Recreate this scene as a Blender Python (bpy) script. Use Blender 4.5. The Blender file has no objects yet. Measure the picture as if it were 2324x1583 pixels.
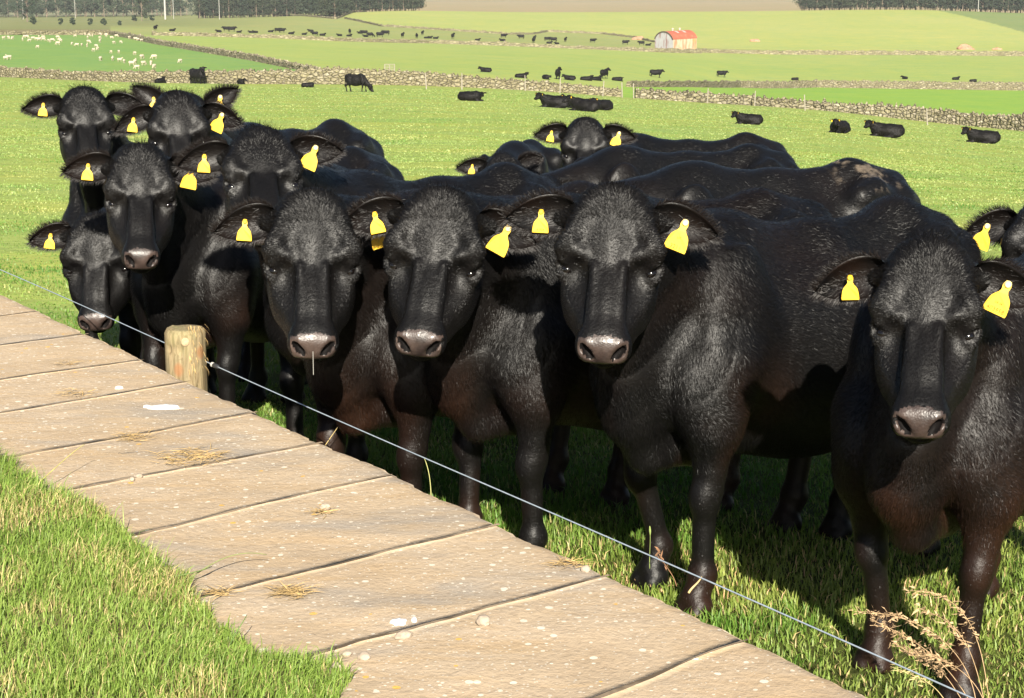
import bpy, bmesh, math, random
import numpy as np
from mathutils import Vector, Matrix
R = math.radians
random.seed(7); rng = np.random.default_rng(7)
SC = bpy.context.scene; COL = SC.collection

# ------------------------------------------------------------------ camera, sky, sun, exposure
# photograph measured on a 2323 x 1583 grid ("D" pixels)
DW, DH, FPX, HOR = 2323.0, 1583.0, 4100.0, -100.0
CAMH = 1.93
TH = math.atan((DH/2-HOR)/FPX); CT, ST = math.cos(TH), math.sin(TH)
CAM = np.array([0.0, 0.0, CAMH])
cd = bpy.data.cameras.new('camera'); cam = bpy.data.objects.new('camera', cd); COL.objects.link(cam)
cam.location = CAM; cam.rotation_euler = (math.pi/2-TH, 0, 0)
cd.sensor_width = 36; cd.lens = 36*FPX/DW; cd.clip_start = 0.05; cd.clip_end = 9000
SC.camera = cam
SUN_EL = R(30.0)
SUNDIR = Vector((-0.075, 1.0, 0)).normalized()*math.cos(SUN_EL) + Vector((0, 0, -math.sin(SUN_EL)))
w = bpy.data.worlds.new('World'); SC.world = w; w.use_nodes = True
nt = w.node_tree; nt.nodes.clear()
sky = nt.nodes.new('ShaderNodeTexSky'); sky.sky_type = 'NISHITA'; sky.sun_disc = False
sky.sun_elevation = SUN_EL; sky.sun_rotation = math.atan2(-SUNDIR.x, -SUNDIR.y)
sky.air_density = 1.0; sky.dust_density = 1.0
bg = nt.nodes.new('ShaderNodeBackground'); bg.inputs[1].default_value = 0.05
wo = nt.nodes.new('ShaderNodeOutputWorld')
nt.links.new(sky.outputs[0], bg.inputs[0]); nt.links.new(bg.outputs[0], wo.inputs[0])
sl = bpy.data.lights.new('sun', 'SUN'); sun = bpy.data.objects.new('sun', sl); COL.objects.link(sun)
sl.energy = 5.0; sl.angle = R(0.5); sl.color = (1.0, 0.93, 0.80)
sun.rotation_euler = SUNDIR.to_track_quat('-Z', 'Y').to_euler(); sun.location = (3, -20, 20)
SC.view_settings.view_transform = 'Standard'; SC.view_settings.look = 'None'
SC.view_settings.gamma = 1.0; SC.view_settings.exposure = 1.25
SC.cycles.max_bounces = 5; SC.cycles.diffuse_bounces = 1; SC.cycles.glossy_bounces = 2
SC.cycles.transmission_bounces = 3; SC.cycles.transparent_max_bounces = 6
SC.cycles.use_adaptive_sampling = True; SC.cycles.volume_bounces = 0

# ------------------------------------------------------------------ measuring helpers
def ray(dx, dy):
    u, v = dx-DW/2, dy-DH/2
    return np.array([u, FPX*CT-v*ST, -FPX*ST-v*CT])
def at_depth(dx, dy, Z):
    return CAM + ray(dx, dy)*(Z/FPX)
def at_z(dx, dy, z):
    d = ray(dx, dy); return CAM + d*((z-CAMH)/d[2])
def to_D(p):
    q = np.asarray(p, float)-CAM
    fw = q[..., 1]*CT-q[..., 2]*ST; dn = -q[..., 1]*ST-q[..., 2]*CT
    return np.stack([DW/2+FPX*q[..., 0]/fw, DH/2+FPX*dn/fw], -1)

# terrain: a height field z(x, y) given as profiles (distance, drop below the camera) along bearings
GZ0, GSL = 0.0, -0.06
def near_z(x, y): return GZ0+GSL*(y-5.0)
PROF = {
 0:    [(172,185),(79,340),(62,480),(40,850),(20,1200),(-20,1900),(-90,3000)],
 360:  [(186,170),(98,310),(72,400),(42,780),(20,1200),(-20,1900),(-90,3000)],
 720:  [(199,150),(88,390),(60,520),(37,690),(36,800),(-10,1900),(-90,3000)],
 870:  [(199.5,150),(95,400),(58,540),(21,720),(26,850),(0,1700),(-90,3000)],
 1600: [(232,178),(199,300),(119,440),(100,500),(25,720),(31,850),(5,1500),(-90,3000)],
 1900: [(254,166),(200,300),(123.5,450),(108,490),(21,720),(26,830),(4,1500),(-90,3000)],
 1161: [(202,163),(104,405),(76,520),(27,720),(34,850),(5,1500),(-90,3000)],
 1480: [(222,184),(117,420),(94,520),(26,720),(33,850),(5,1500),(-90,3000)],
 1742: [(240,172),(198,300),(122,450),(108,490),(24,720),(29,850),(5,1500),(-90,3000)],
 2050: [(278,158),(201,300),(124,450),(108,490),(20,720),(24,850),(3,1500),(-90,3000)],
 2323: [(304,150),(205,300),(127,450),(112,490),(31,720),(36,850),(3,1500),(-90,3000)],
}
LY = np.linspace(math.log(14), math.log(3000), 420)
_az = []; _pr = []
for k in sorted(PROF):
    ys = [14.0]; ds = [CAMH-near_z(0, 14)]
    for dy, dist in PROF[k]:
        d = ray(k, dy); ys.append(dist); ds.append(-d[2]/d[1]*dist)
    _az.append((k-DW/2)/4040.0); _pr.append(np.interp(np.exp(LY), ys, ds))
AZG = np.linspace(-0.45, 0.45, 121)
_pr = np.array(_pr)
TAB = np.array([[np.interp(a, _az, _pr[:, j]) for j in range(len(LY))] for a in AZG])   # drop
SL = TAB/np.exp(LY)[None]
def blur(a, n, ax):
    k = np.hanning(2*n+3)[1:-1]; k /= k.sum()
    pad = [(0, 0), (0, 0)]; pad[ax] = (n, n)
    b = np.pad(a, pad, mode='edge'); out = np.zeros_like(a)
    for i in range(2*n+1):
        sl_ = [slice(None)]*2; sl_[ax] = slice(i, i+a.shape[ax]); out += k[i]*b[tuple(sl_)]
    return out
SL = blur(SL, 6, 0); SL = blur(SL, 2, 1)
SL[:, :8] = (TAB/np.exp(LY)[None])[:, :8]
def gz(x, y):
    x = np.asarray(x, float); y = np.asarray(y, float)
    yy = np.clip(y, 14.0, 2999.0)
    fa = np.clip((x/yy-AZG[0])/(AZG[1]-AZG[0]), 0, len(AZG)-1.001)
    fl = np.clip((np.log(yy)-LY[0])/(LY[1]-LY[0]), 0, len(LY)-1.001)
    ia = fa.astype(int); il = fl.astype(int); ra = fa-ia; rl = fl-il
    s = (SL[ia, il]*(1-ra)*(1-rl)+SL[ia+1, il]*ra*(1-rl)+SL[ia, il+1]*(1-ra)*rl+SL[ia+1, il+1]*ra*rl)
    far = CAMH-s*yy
    return np.where(y <= 14, near_z(x, y), far)
_HY = np.exp(np.linspace(math.log(2.5), math.log(2990), 5000))
def hit(dx, dy):
    d = ray(dx, dy); t = _HY/d[1]; xs = d[0]*t; zs = CAMH+d[2]*t
    below = zs <= gz(xs, _HY)
    i = int(np.argmax(below)) if below.any() else len(_HY)-1
    i = max(i, 1)
    g0 = zs[i-1]-gz(xs[i-1], _HY[i-1]); g1 = zs[i]-gz(xs[i], _HY[i])
    f = float(np.clip(g0/(g0-g1+1e-9), 0, 1)); y = _HY[i-1]+f*(_HY[i]-_HY[i-1])
    x = d[0]*y/d[1]
    return np.array([x, y, float(gz(x, y))])

# ------------------------------------------------------------------ object helpers
def link(name, me, mats=(), parent=None):
    o = bpy.data.objects.new(name, me); COL.objects.link(o)
    for m in mats: me.materials.append(m)
    if parent is not None: o.parent = parent
    return o
def tag(o, label=None, cat=None, group=None, kind=None):
    if label: o['label'] = label
    if cat: o['category'] = cat
    if group: o['group'] = group
    if kind: o['kind'] = kind
    return o
def empty(name, loc=(0, 0, 0), rz=0.0):
    o = bpy.data.objects.new(name, None); COL.objects.link(o); o.location = loc; o.rotation_euler = (0, 0, rz)
    o.empty_display_size = 0.2
    return o
def mesh_np(name, V, F, smooth=True, mat_idx=None, col=None):
    """V (n,3); F list of index arrays (each m x k, k = 3 or 4)."""
    me = bpy.data.meshes.new(name)
    V = np.ascontiguousarray(V, np.float32)
    if not isinstance(F, (list, tuple)): F = [F]
    F = [np.asarray(f, np.int32) for f in F if len(f)]
    loops = np.concatenate([f.ravel() for f in F]); tot = np.concatenate([np.full(len(f), f.shape[1], np.int32) for f in F])
    st = np.concatenate([[0], np.cumsum(tot)[:-1]]).astype(np.int32)
    me.vertices.add(len(V)); me.vertices.foreach_set('co', V.ravel())
    me.loops.add(len(loops)); me.loops.foreach_set('vertex_index', loops)
    me.polygons.add(len(tot)); me.polygons.foreach_set('loop_start', st); me.polygons.foreach_set('loop_total', tot)
    me.polygons.foreach_set('use_smooth', np.full(len(tot), smooth, bool))
    if mat_idx is not None: me.polygons.foreach_set('material_index', np.asarray(mat_idx, np.int32))
    if col is not None:
        a = me.color_attributes.new('tint', 'FLOAT_COLOR', 'POINT')
        c = np.ones((len(V), 4), np.float32); c[:, :3] = col; a.data.foreach_set('color', c.ravel())
    me.update(calc_edges=True)
    return me
def hashn(p, seed=0):
    p = np.asarray(p, float)
    s = np.sin(p[..., 0]*127.1+p[..., 1]*311.7+p[..., 2]*74.7+seed*17.17)*43758.5453
    return s-np.floor(s)
def vnoise(p, seed=0):
    """value noise in -1..1 on an (n,3) array"""
    p = np.asarray(p, float); i = np.floor(p); f = p-i; f = f*f*(3-2*f); r = 0
    for a in (0, 1):
        for b in (0, 1):
            for c in (0, 1):
                wgt = (f[..., 0] if a else 1-f[..., 0])*(f[..., 1] if b else 1-f[..., 1])*(f[..., 2] if c else 1-f[..., 2])
                r = r+wgt*hashn(i+np.array([a, b, c]), seed)
    return r*2-1
def smooth01(a, b, x):
    t = np.clip((x-a)/(b-a), 0, 1); return t*t*(3-2*t)

# ------------------------------------------------------------------ materials
class NT:
    def __init__(s, name):
        s.m = bpy.data.materials.new(name); s.m.use_nodes = True; s.t = s.m.node_tree; s.t.nodes.clear()
        s.out = s.n('ShaderNodeOutputMaterial'); s.b = s.n('ShaderNodeBsdfPrincipled'); s.l(s.b.outputs[0], s.out.inputs[0])
        s.co = s.n('ShaderNodeTexCoord').outputs['Object']
    def n(s, t, **kw):
        o = s.t.nodes.new(t)
        for k, v in kw.items(): setattr(o, k, v)
        return o
    def l(s, a, b): s.t.links.new(a, b)
    def setv(s, sock, v):
        if isinstance(v, bpy.types.NodeSocket): s.l(v, sock)
        else: sock.default_value = (*v, 1) if isinstance(v, tuple) and len(v) == 3 and sock.type == 'RGBA' else v
    def noise(s, scale, detail=4, rough=.6, co=None, dist=0.0):
        o = s.n('ShaderNodeTexNoise'); o.inputs['Scale'].default_value = scale; o.inputs['Detail'].default_value = detail
        o.inputs['Roughness'].default_value = rough; o.inputs['Distortion'].default_value = dist; s.l(co or s.co, o.inputs['Vector']); return o.outputs[0]
    def vor(s, scale, co=None, feature='F1', out=0, rand=1.0):
        o = s.n('ShaderNodeTexVoronoi', feature=feature); o.inputs['Scale'].default_value = scale; o.inputs['Randomness'].default_value = rand
        s.l(co or s.co, o.inputs['Vector']); return o.outputs[out]
    def map(s, scale=(1, 1, 1), rot=(0, 0, 0), loc=(0, 0, 0), co=None):
        o = s.n('ShaderNodeMapping'); o.inputs['Scale'].default_value = scale; o.inputs['Rotation'].default_value = rot
        o.inputs['Location'].default_value = loc; s.l(co or s.co, o.inputs[0]); return o.outputs[0]
    def ramp(s, fac, stops, interp='LINEAR'):
        o = s.n('ShaderNodeValToRGB'); o.color_ramp.interpolation = interp; e = o.color_ramp.elements
        while len(e) < len(stops): e.new(0.5)
        for i, (p, c) in enumerate(stops):
            e[i].position = p; e[i].color = (*c, 1) if isinstance(c, tuple) else (c, c, c, 1)
        s.l(fac, o.inputs[0]); return o.outputs[0]
    def mix(s, fac, a, b, mode='MIX'):
        o = s.n('ShaderNodeMix', data_type='RGBA', blend_type=mode)
        s.setv(o.inputs[0], fac); s.setv(o.inputs[6], a); s.setv(o.inputs[7], b); return o.outputs[2]
    def math(s, op, a, b=0.0):
        o = s.n('ShaderNodeMath', operation=op); s.setv(o.inputs[0], a); s.setv(o.inputs[1], b); return o.outputs[0]
    def attr(s, name='tint'):
        o = s.n('ShaderNodeAttribute'); o.attribute_name = name; return o.outputs['Color']
    def rand(s): return s.n('ShaderNodeObjectInfo').outputs['Random']
    def color(s, c): s.setv(s.b.inputs['Base Color'], c); return s
    def rough(s, r): s.setv(s.b.inputs['Roughness'], r); return s
    def spec(s, r): s.setv(s.b.inputs['Specular IOR Level'], r); return s
    def bump(s, h, strength=.5, dist=.01):
        o = s.n('ShaderNodeBump'); o.inputs['Strength'].default_value = strength; o.inputs['Distance'].default_value = dist
        s.l(h, o.inputs['Height']); s.l(o.outputs[0], s.b.inputs['Normal']); return s
def flat(name, c, rough=.7, var=.25, scale=8.0, spec=.3):
    t = NT(name); n = t.noise(scale)
    c2 = tuple(x*(1-var) for x in c); c3 = tuple(min(1, x*(1+var)) for x in c)
    t.color(t.ramp(n, [(.3, c2), (.7, c3)])).rough(rough).spec(spec); return t.m

M = {}
# pasture: tint attribute carries each field's own colour, mottled
t = NT('pasture'); a = t.attr()
n1 = t.noise(.25, 5, .65); n2 = t.noise(1.6, 4, .6); n3 = t.noise(.03, 3, .6)
st_ = t.noise(1.0, 4, .6, co=t.map((.05, .5, .05)))
c = t.mix(t.ramp(n1, [(.38, 0.0), (.66, .7)]), a, t.mix(1.0, a, (1.35, 1.10, .9), 'MULTIPLY'))
c = t.mix(t.ramp(n2, [(.5, 0.0), (.75, .5)]), c, t.mix(1.0, c, (.55, .72, .55), 'MULTIPLY'))
c = t.mix(t.ramp(n3, [(.35, 0.0), (.65, .5)]), c, t.mix(1.0, c, (.8, .93, .75), 'MULTIPLY'))
c = t.mix(t.ramp(st_, [(.42, 0.0), (.72, .45)]), c, t.mix(1.0, c, (1.3, 1.08, .8), 'MULTIPLY'))
t.color(c).rough(.9).spec(.1).bump(n2, .6, .15); M['pasture'] = t.m
# grass blades (tint = own colour of each blade, partly translucent)
def blade_mat(name):
    t = NT(name); a = t.attr(); t.color(a).rough(.5).spec(.35)
    tr = t.n('ShaderNodeBsdfTranslucent'); t.l(t.mix(1.0, a, (1.1, 1.2, .6), 'MULTIPLY'), tr.inputs[0])
    mx = t.n('ShaderNodeMixShader'); mx.inputs[0].default_value = .35
    t.l(t.b.outputs[0], mx.inputs[1]); t.l(tr.outputs[0], mx.inputs[2]); t.l(mx.outputs[0], t.out.inputs[0]); return t.m
M['blade'] = blade_mat('grass_blade')
M['soil'] = flat('turf_soil', (.10, .085, .035), .95, .5, 30)
# dry stone far walls
def stone_mat(name, sc, cols, dark=.12):
    t = NT(name); sq = t.map((1, 1, 1.9))
    v = t.vor(sc, sq); vc = t.vor(sc, sq, out=1); e = t.vor(sc, sq, 'DISTANCE_TO_EDGE')
    g = t.n('ShaderNodeSeparateColor'); t.l(vc, g.inputs[0])
    c = t.ramp(g.outputs[0], cols)
    c = t.mix(t.ramp(e, [(.02, .9), (.11, 0.0)]), c, (dark, dark*.85, dark*.6))
    n = t.noise(sc*3, 4); c = t.mix(t.ramp(n, [(.45, 0.0), (.7, .6)]), c, (.30, .27, .13))
    t.color(c).rough(.95).spec(.1).bump(t.ramp(e, [(0, 0.0), (.2, 1.0)]), .8, .12); return t.m
M['dry_stone'] = stone_mat('dry_stone', 2.2, [(0, (.15, .13, .085)), (.35, (.235, .205, .135)), (.7, (.19, .165, .115)), (1, (.32, .285, .21))], .07)
M['dry_stone_far'] = stone_mat('dry_stone_far', 1.3, [(0, (.14, .125, .075)), (.5, (.205, .185, .115)), (1, (.27, .24, .16))], .10)
M['dry_stone_dark'] = stone_mat('dry_stone_dark', 2.0, [(0, (.13, .115, .08)), (.4, (.25, .22, .155)), (.75, (.18, .16, .115)), (1, (.36, .32, .25))], .04)
# coping flagstones of the near wall
t = NT('sandstone_flag'); co = t.co
n1 = t.noise(2.2, 6, .62); n2 = t.noise(9, 5, .65); n3 = t.noise(60, 4, .7); band = t.noise(3.0, 5, .6, co=t.map((1, 5, 1), rot=(0, 0, R(10))), dist=.6)
c = t.ramp(n1, [(.3, (.355, .268, .178)), (.5, (.42, .325, .222)), (.72, (.45, .36, .262))])
c = t.mix(t.ramp(band, [(.47, 0.0), (.66, .8)]), c, (.41, .295, .175))
c = t.mix(t.ramp(n2, [(.54, 0.0), (.78, .5)]), c, (.32, .255, .19))
c = t.mix(t.ramp(t.noise(1.1, 5, .6, co=t.map((1, 3, 1), loc=(3, 1, 0))), [(.53, 0.0), (.66, .75)]), c, (.275, .25, .22))
c = t.mix(t.ramp(n3, [(.3, .4), (.52, 0.0)]), c, (.26, .19, .125))
# pale lichen discs and a few ochre ones
for sc_, th_, colr, thin in ((24, .19, (.62, .56, .46), .44), (44, .22, (.60, .54, .44), .40), (15, .12, (.58, .34, .07), .60), (90, .24, (.55, .49, .40), .36)):
    d = t.vor(sc_, t.map((1, 1, .2))); dc = t.vor(sc_, t.map((1, 1, .2)), out=1)
    sp = t.n('ShaderNodeSeparateColor'); t.l(dc, sp.inputs[0])
    patch = t.math('GREATER_THAN', t.math('ADD', t.math('MULTIPLY', sp.outputs[0], .5), t.math('MULTIPLY', t.noise(4.5, 3), .75)), thin+.12)
    rad = t.math('MULTIPLY', sp.outputs[1], th_)
    disc = t.math('LESS_THAN', t.math('ADD', d, t.math('MULTIPLY', t.noise(150, 2), .06)), t.math('ADD', rad, .06))
    c = t.mix(t.math('MULTIPLY', disc, t.math('MULTIPLY', patch, .85)), c, colr)
t.color(c).rough(.9).spec(.15)
hh = t.math('ADD', t.math('MULTIPLY', n2, .6), t.math('MULTIPLY', n3, .45)); t.bump(hh, .7, .012); M['flag'] = t.m
t = NT('wall_joint_earth'); c = t.ramp(t.noise(5, 4, .7), [(.42, (.10, .075, .05)), (.54, (.27, .205, .14)), (.7, (.34, .255, .165))]); t.color(c).rough(.95).spec(.1); M['mortar'] = t.m
M['pebble'] = flat('pebble', (.32, .26, .20), .9, .35, 25)
M['dropping'] = flat('bird_dropping', (.80, .80, .78), .6, .06, 60)
# timber
t = NT('post_timber'); g = t.noise(7, 5, .6, co=t.map((6, 6, .9)), dist=1.3); g2 = t.noise(40, 3, .6, co=t.map((2.5, 2.5, .12)))
c = t.ramp(g, [(.3, (.15, .105, .055)), (.48, (.29, .225, .13)), (.6, (.21, .17, .095)), (.75, (.34, .275, .175))])
c = t.mix(t.ramp(g2, [(.38, .75), (.56, 0.0)]), c, (.13, .10, .05)); kn = t.vor(9, t.map((1, 1, .7)))
c = t.mix(t.ramp(kn, [(.1, .7), (.2, 0.0)]), c, (.27, .12, .05))
c = t.mix(t.ramp(t.noise(5, 3), [(.55, 0.0), (.75, .5)]), c, (.22, .23, .09))
t.color(c).rough(.85).spec(.2).bump(g2, .5, .006); M['post'] = t.m
M['old_wood'] = flat('weathered_wood', (.28, .25, .20), .9, .3, 6)
M['wire'] = flat('galvanised_wire', (.40, .46, .52), .35, .15, 60, .7)
bpy.data.materials['galvanised_wire'].node_tree.nodes['Principled BSDF'].inputs['Metallic'].default_value = .35
M['black_plastic'] = flat('black_plastic', (.03, .032, .035), .4, .2, 20)
# cattle coat: tint = pigment (black to rusty brown), same for skin and for every hair
t = NT('cattle_coat'); a = t.attr(); fz = t.noise(95, 3, .65, co=t.map((.35, 1, 1)))
fz2 = t.noise(14, 4, .6)
c = t.mix(t.ramp(fz2, [(.45, 0.0), (.75, .4)]), a, t.mix(1.0, a, (1.6, 1.5, 1.4), 'MULTIPLY'))
t.color(c).rough(.44).spec(.235).bump(fz, .25, .008); M['coat'] = t.m
t = NT('cattle_nose'); v = t.vor(170); n = t.noise(14, 4)
c = t.ramp(n, [(.35, (.022, .0155, .014)), (.6, (.058, .040, .034))])
t.color(c).rough(t.ramp(t.noise(45, 3), [(.35, .28), (.7, .55)])).spec(.45).bump(v, .16, .003); M['nose'] = t.m
M['eye'] = flat('cattle_eye', (.004, .003, .003), .12, .2, 30, .5)
M['nostril'] = flat('nostril_dark', (.006, .005, .005), .7, .2, 30, .1)
t = NT('ear_tag_yellow'); n = t.noise(90, 3); c = t.mix(t.ramp(t.noise(38, 4, .7), [(.55, 0.0), (.72, .55)]), t.ramp(n, [(.3, (.70, .42, .022)), (.7, (.78, .49, .032))]), (.42, .27, .03)); t.color(c).rough(.45).spec(.4); M['tag'] = t.m
M['tag_pale'] = flat('ear_tag_button', (.78, .62, .30), .5, .1, 60)
M['tag_ink'] = flat('ear_tag_print', (.22, .13, .01), .7, .1, 60)
M['sheep'] = flat('fleece', (.42, .36, .27), .95, .2, 12, .05)
M['far_cow'] = flat('far_cattle_coat', (.006, .0052, .005), .6, .5, 6, .15)
M['hay'] = flat('dry_hay', (.46, .31, .13), .85, .3, 60)
M['red_iron'] = None
# ------------------------------------------------------------------ the land
def curve_az(pts):
    h = [hit(x, y) for x, y in pts]
    return np.array([p[0]/p[1] for p in h]), np.array([p[1] for p in h])
W1B = [(-120,170),(0,172),(142,174),(355,185),(568,194),(710,199),(762,199.5),(1046,201),(1188,203),(1259,209),(1366,215),(1472,222),(1587,231),(1711,236),(1818,247),(1889,252),(1995,272),(2102,281),(2208,290),(2323,304),(2440,318)]
W1T = [(-120,146),(0,149),(200,156),(426,161),(639,163),(762,160),(975,169),(1188,180),(1366,196),(1472,201),(1587,207),(1711,214),(1818,227),(1995,243),(2102,248),(2208,261),(2323,267),(2440,280)]
W2B = [(1425,197),(1498,197),(1676,198),(1853,198),(2031,201),(2323,205),(2440,207)]
W2T = [(1425,184),(1498,184),(1676,182),(1853,181),(2031,183),(2323,186),(2440,188)]
W3B = [(1588,119),(1676,121),(1853,124),(2066,124.5),(2323,127),(2440,128)]
W3T = [(1588,110),(1676,113),(1853,114),(2066,115),(2323,116),(2440,117)]
W4B = [(345,80),(604,86),(762,93),(975,98),(1117,103),(1295,110),(1490,118),(1590,121)]
W4T = [(345,72),(604,78),(762,85),(975,90.5),(1117,94.5),(1295,104),(1490,109.5),(1590,111)]
W5B = [(250,79),(300,88),(355,100),(462,118),(568,136),(675,157),(722,165)]
W5T = [(250,70),(300,77),(355,89),(462,106),(568,122),(675,145),(722,156)]
W6B = [(-120,79),(0,79),(120,79),(252,79)]
W6T = [(-120,71),(0,71),(120,70),(252,69)]
W7B = [(783,42),(830,52),(868,60),(1010,69),(1153,78),(1206,78),(1240,72),(1366,77),(1440,86),(1494,97)]
W7T = [(783,39),(830,49),(868,57),(1010,66),(1153,75),(1206,75),(1240,68.5),(1366,73.5),(1440,83),(1494,94)]
W8B = [(450,35),(619,35),(707,38),(761,43),(774,39),(794,30),(838,22),(947,22.5)]
W8T = [(450,31.5),(619,31.5),(707,35),(761,39.5),(774,35.5),(794,26.5),(838,18.5),(947,19.5)]
for nm_, bl_ in (('W1', W1B),):   # a smooth course for the nearest wall
    a_ = (np.array([-120, 0, 355, 710, 1046, 1472, 1742, 2050, 2323, 2440])-DW/2)/4040; y_ = np.array([186, 182, 163, 154, 158, 169, 168, 158, 150, 147.0]); W1FIT = np.polyfit(a_, y_, 4)
_c = {k: curve_az(v) for k, v in dict(W1=W1B, W2=W2B, W3=W3B, W4=W4B, W6=W6B).items()}
_aa = np.linspace(-.32, .33, 80); _c['W1'] = (_aa, np.polyval(W1FIT, _aa))
a5, y5 = curve_az(W5B); a7, y7 = curve_az(W7B)

NA = 560
az = np.concatenate([np.linspace(-2.2, -.34, 40)[:-1], np.linspace(-.34, .34, NA), np.linspace(.34, 2.2, 40)[1:]])
ys = np.concatenate([np.linspace(-30, 2, 33)[:-1], np.linspace(2, 14, 100)[:-1], np.exp(np.linspace(math.log(14), math.log(2990), 640))])
A, Y = np.meshgrid(az, ys); X = A*np.maximum(Y, 14.0)
Z = gz(X, Y)
Z = Z + np.where(Y < 60, .012*vnoise(np.stack([X*1.7, Y*1.7, X*0], -1), 3), 0)
n_a, n_y = len(az), len(ys)
idx = np.arange(n_a*n_y).reshape(n_y, n_a)
F = np.stack([idx[:-1, :-1], idx[:-1, 1:], idx[1:, 1:], idx[1:, :-1]], -1).reshape(-1, 4)
AA = A; xs_of = lambda px: (px-DW/2)/4040.0
y1 = np.interp(AA, *_c['W1']); y2 = np.interp(AA, *_c['W2'])
y34 = np.where(AA < xs_of(1540), np.interp(AA, *_c['W4']), np.interp(AA, *_c['W3'])); y6 = np.interp(AA, *_c['W6'])
o5 = np.argsort(y5); az5 = np.interp(Y, y5[o5], a5[o5]); y7i = np.interp(AA, a7, y7)
C = np.zeros(A.shape+(3,)); C[:] = (.235, .305, .085)                      # near pasture
nearf = smooth01(13, 7, Y)[..., None]; C[:] = C*(1-nearf)+np.array([.055, .070, .020])*nearf      # dark thatch under the near grass, with deeper shade painted into its colour
def put(mask, col): C[mask] = col
beyond = Y >= y1
left = AA < az5
put(beyond & left, (.155, .265, .078))                                    # sheep field
put(beyond & left & (Y > y6), (.17, .165, .085))
put(beyond & left & (Y > 440), (.175, .19, .085))
put(beyond & ~left, (.255, .325, .100))                                     # middle field
put(beyond & ~left & (AA > xs_of(1400)) & (Y < y2), (.195, .325, .058))    # bright strip
put(beyond & ~left & (Y > y34), (.235, .27, .105))                         # far herd's field
put(~left & (Y > y7i) & (AA > a7[0]) & (Y > 455), (.30, .345, .118))        # pale hill
put(~left & (Y > 470) & (AA > xs_of(1490)), (.30, .345, .118))
fm = (smooth01(xs_of(775), xs_of(300), AA)*smooth01(440, 560, Y)*(Y < 880)*(AA < a7[0]))[..., None]; C[:] = C*(1-fm)+np.array([.175, .195, .085])*fm
gx = np.clip((AA-xs_of(2095))/(xs_of(2323)-xs_of(2095)), 0, 3)
put((AA > xs_of(2095)) & (Y > 720-gx*170) & (Y < 800), (.17, .225, .09))   # greener top of the hill
put((Y > 775) & (AA > xs_of(770)), (.28, .235, .145))                       # tan moor
put((Y > 880) & (AA <= xs_of(770)), (.19, .20, .13))
put((Y > 1500), (.25, .22, .145))
me = mesh_np('ground', np.stack([X, Y, Z], -1).reshape(-1, 3), F, True, None, C.reshape(-1, 3))
g = link('ground', me, [M['pasture']]); tag(g, kind='structure')

# ------------------------------------------------------------------ far walls
def far_wall(name, base, top, mat, label, step=.5, thick=.55, jit=.07, x0=None, x1=None, group='dry stone field walls'):
    bx = [p[0] for p in base]
    hs = [hit(*p) for p in base]
    tot = sum(np.linalg.norm(hs[i+1][:2]-hs[i][:2]) for i in range(len(hs)-1))
    if x0 is None: x0 = bx[0]
    if x1 is None: x1 = bx[-1]
    n = int(np.clip(tot*(abs(x1-x0)/abs(bx[-1]-bx[0]))/step, 12, 700))
    dx = np.linspace(x0, x1, n)
    px = np.interp(dx, bx, [h[0] for h in hs]); py = np.interp(dx, bx, [h[1] for h in hs])
    if base is W1B: a_ = px/py; py = np.polyval(W1FIT, a_); px = a_*py
    ty = np.interp(dx, [p[0] for p in top], [p[1] for p in top]); by = np.interp(dx, bx, [p[1] for p in base])
    h = np.maximum((by-ty)*py/FPX*.92, .5)
    tx, tyy = np.gradient(px), np.gradient(py); L = np.hypot(tx, tyy)+1e-9; nx, ny = -tyy/L, tx/L
    nx, ny = -nx, -ny                                                  # towards the camera
    prof = [(.55, -.5), (.5, .0), (.46, .35), (.42, .7), (.4, .86), (.30, 1.0), (-.30, 1.0), (-.42, .8), (-.5, 0), (-.55, -.5)]
    rows = []
    gzv = gz(px, py)
    for k, (o, hh) in enumerate(prof):
        j = rng.normal(0, 1, n)
        oo = o*thick+j*jit*.5*(hh > -.1); zz = gzv+hh*h*(1 if hh >= 0 else 1/np.maximum(h, .3)) + (rng.normal(0, jit*1.3, n) if hh > .8 else 0)
        rows.append(np.stack([px+nx*oo, py+ny*oo, zz], -1))
    V = np.array(rows); m = len(prof); ix = np.arange(m*n).reshape(m, n)
    Fq = np.stack([ix[:-1, :-1], ix[1:, :-1], ix[1:, 1:], ix[:-1, 1:]], -1).reshape(-1, 4)
    caps = [ix[:, 0][::-1], ix[:, -1]]
    me = mesh_np(name, V.reshape(-1, 3), [Fq]+[np.array([c]) for c in caps], False)
    o = link(name, me, [mat]); tag(o, label, 'stone wall', group); return o
far_wall('stone_wall', W1B, W1T, M['dry_stone'], 'long pale dry stone wall crossing the field behind the grazing black cow', .3, .6, .09, x1=1408)
far_wall('stone_wall', W1B, W1T, M['dry_stone_dark'], 'rough dark-holed dry stone wall running down to the right edge behind the resting cattle', .28, .6, .12, x0=1440)
far_wall('stone_wall', W2B, W2T, M['dry_stone'], 'grey dry stone wall along the far side of the bright green strip field', .5, .6, .08)
far_wall('stone_wall', W3B, W3T, M['dry_stone_far'], 'low dry stone wall running right from the red roofed barn', .8, .7, .1)
far_wall('stone_wall', W4B, W4T, M['dry_stone_far'], 'low dry stone wall in front of the distant herd, ending below the red roofed barn', .8, .7, .1)
far_wall('stone_wall', W5B, W5T, M['dry_stone_dark'], 'dry stone wall slanting down beside the sheep field to the long pale wall', .4, .6, .1)
far_wall('stone_wall', W6B, W6T, M['dry_stone_far'], 'brownish dry stone wall along the far top edge of the sheep field', .8, .7, .1)
far_wall('stone_wall', W7B, W7T, M['dry_stone_far'], 'thin grey wall curving round the foot of the pale green hill', 1.0, .8, .1)
far_wall('stone_wall', W8B, W8T, M['dry_stone_far'], 'low wall along the bottom edge of the pine plantation', 1.0, .8, .1)

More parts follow.
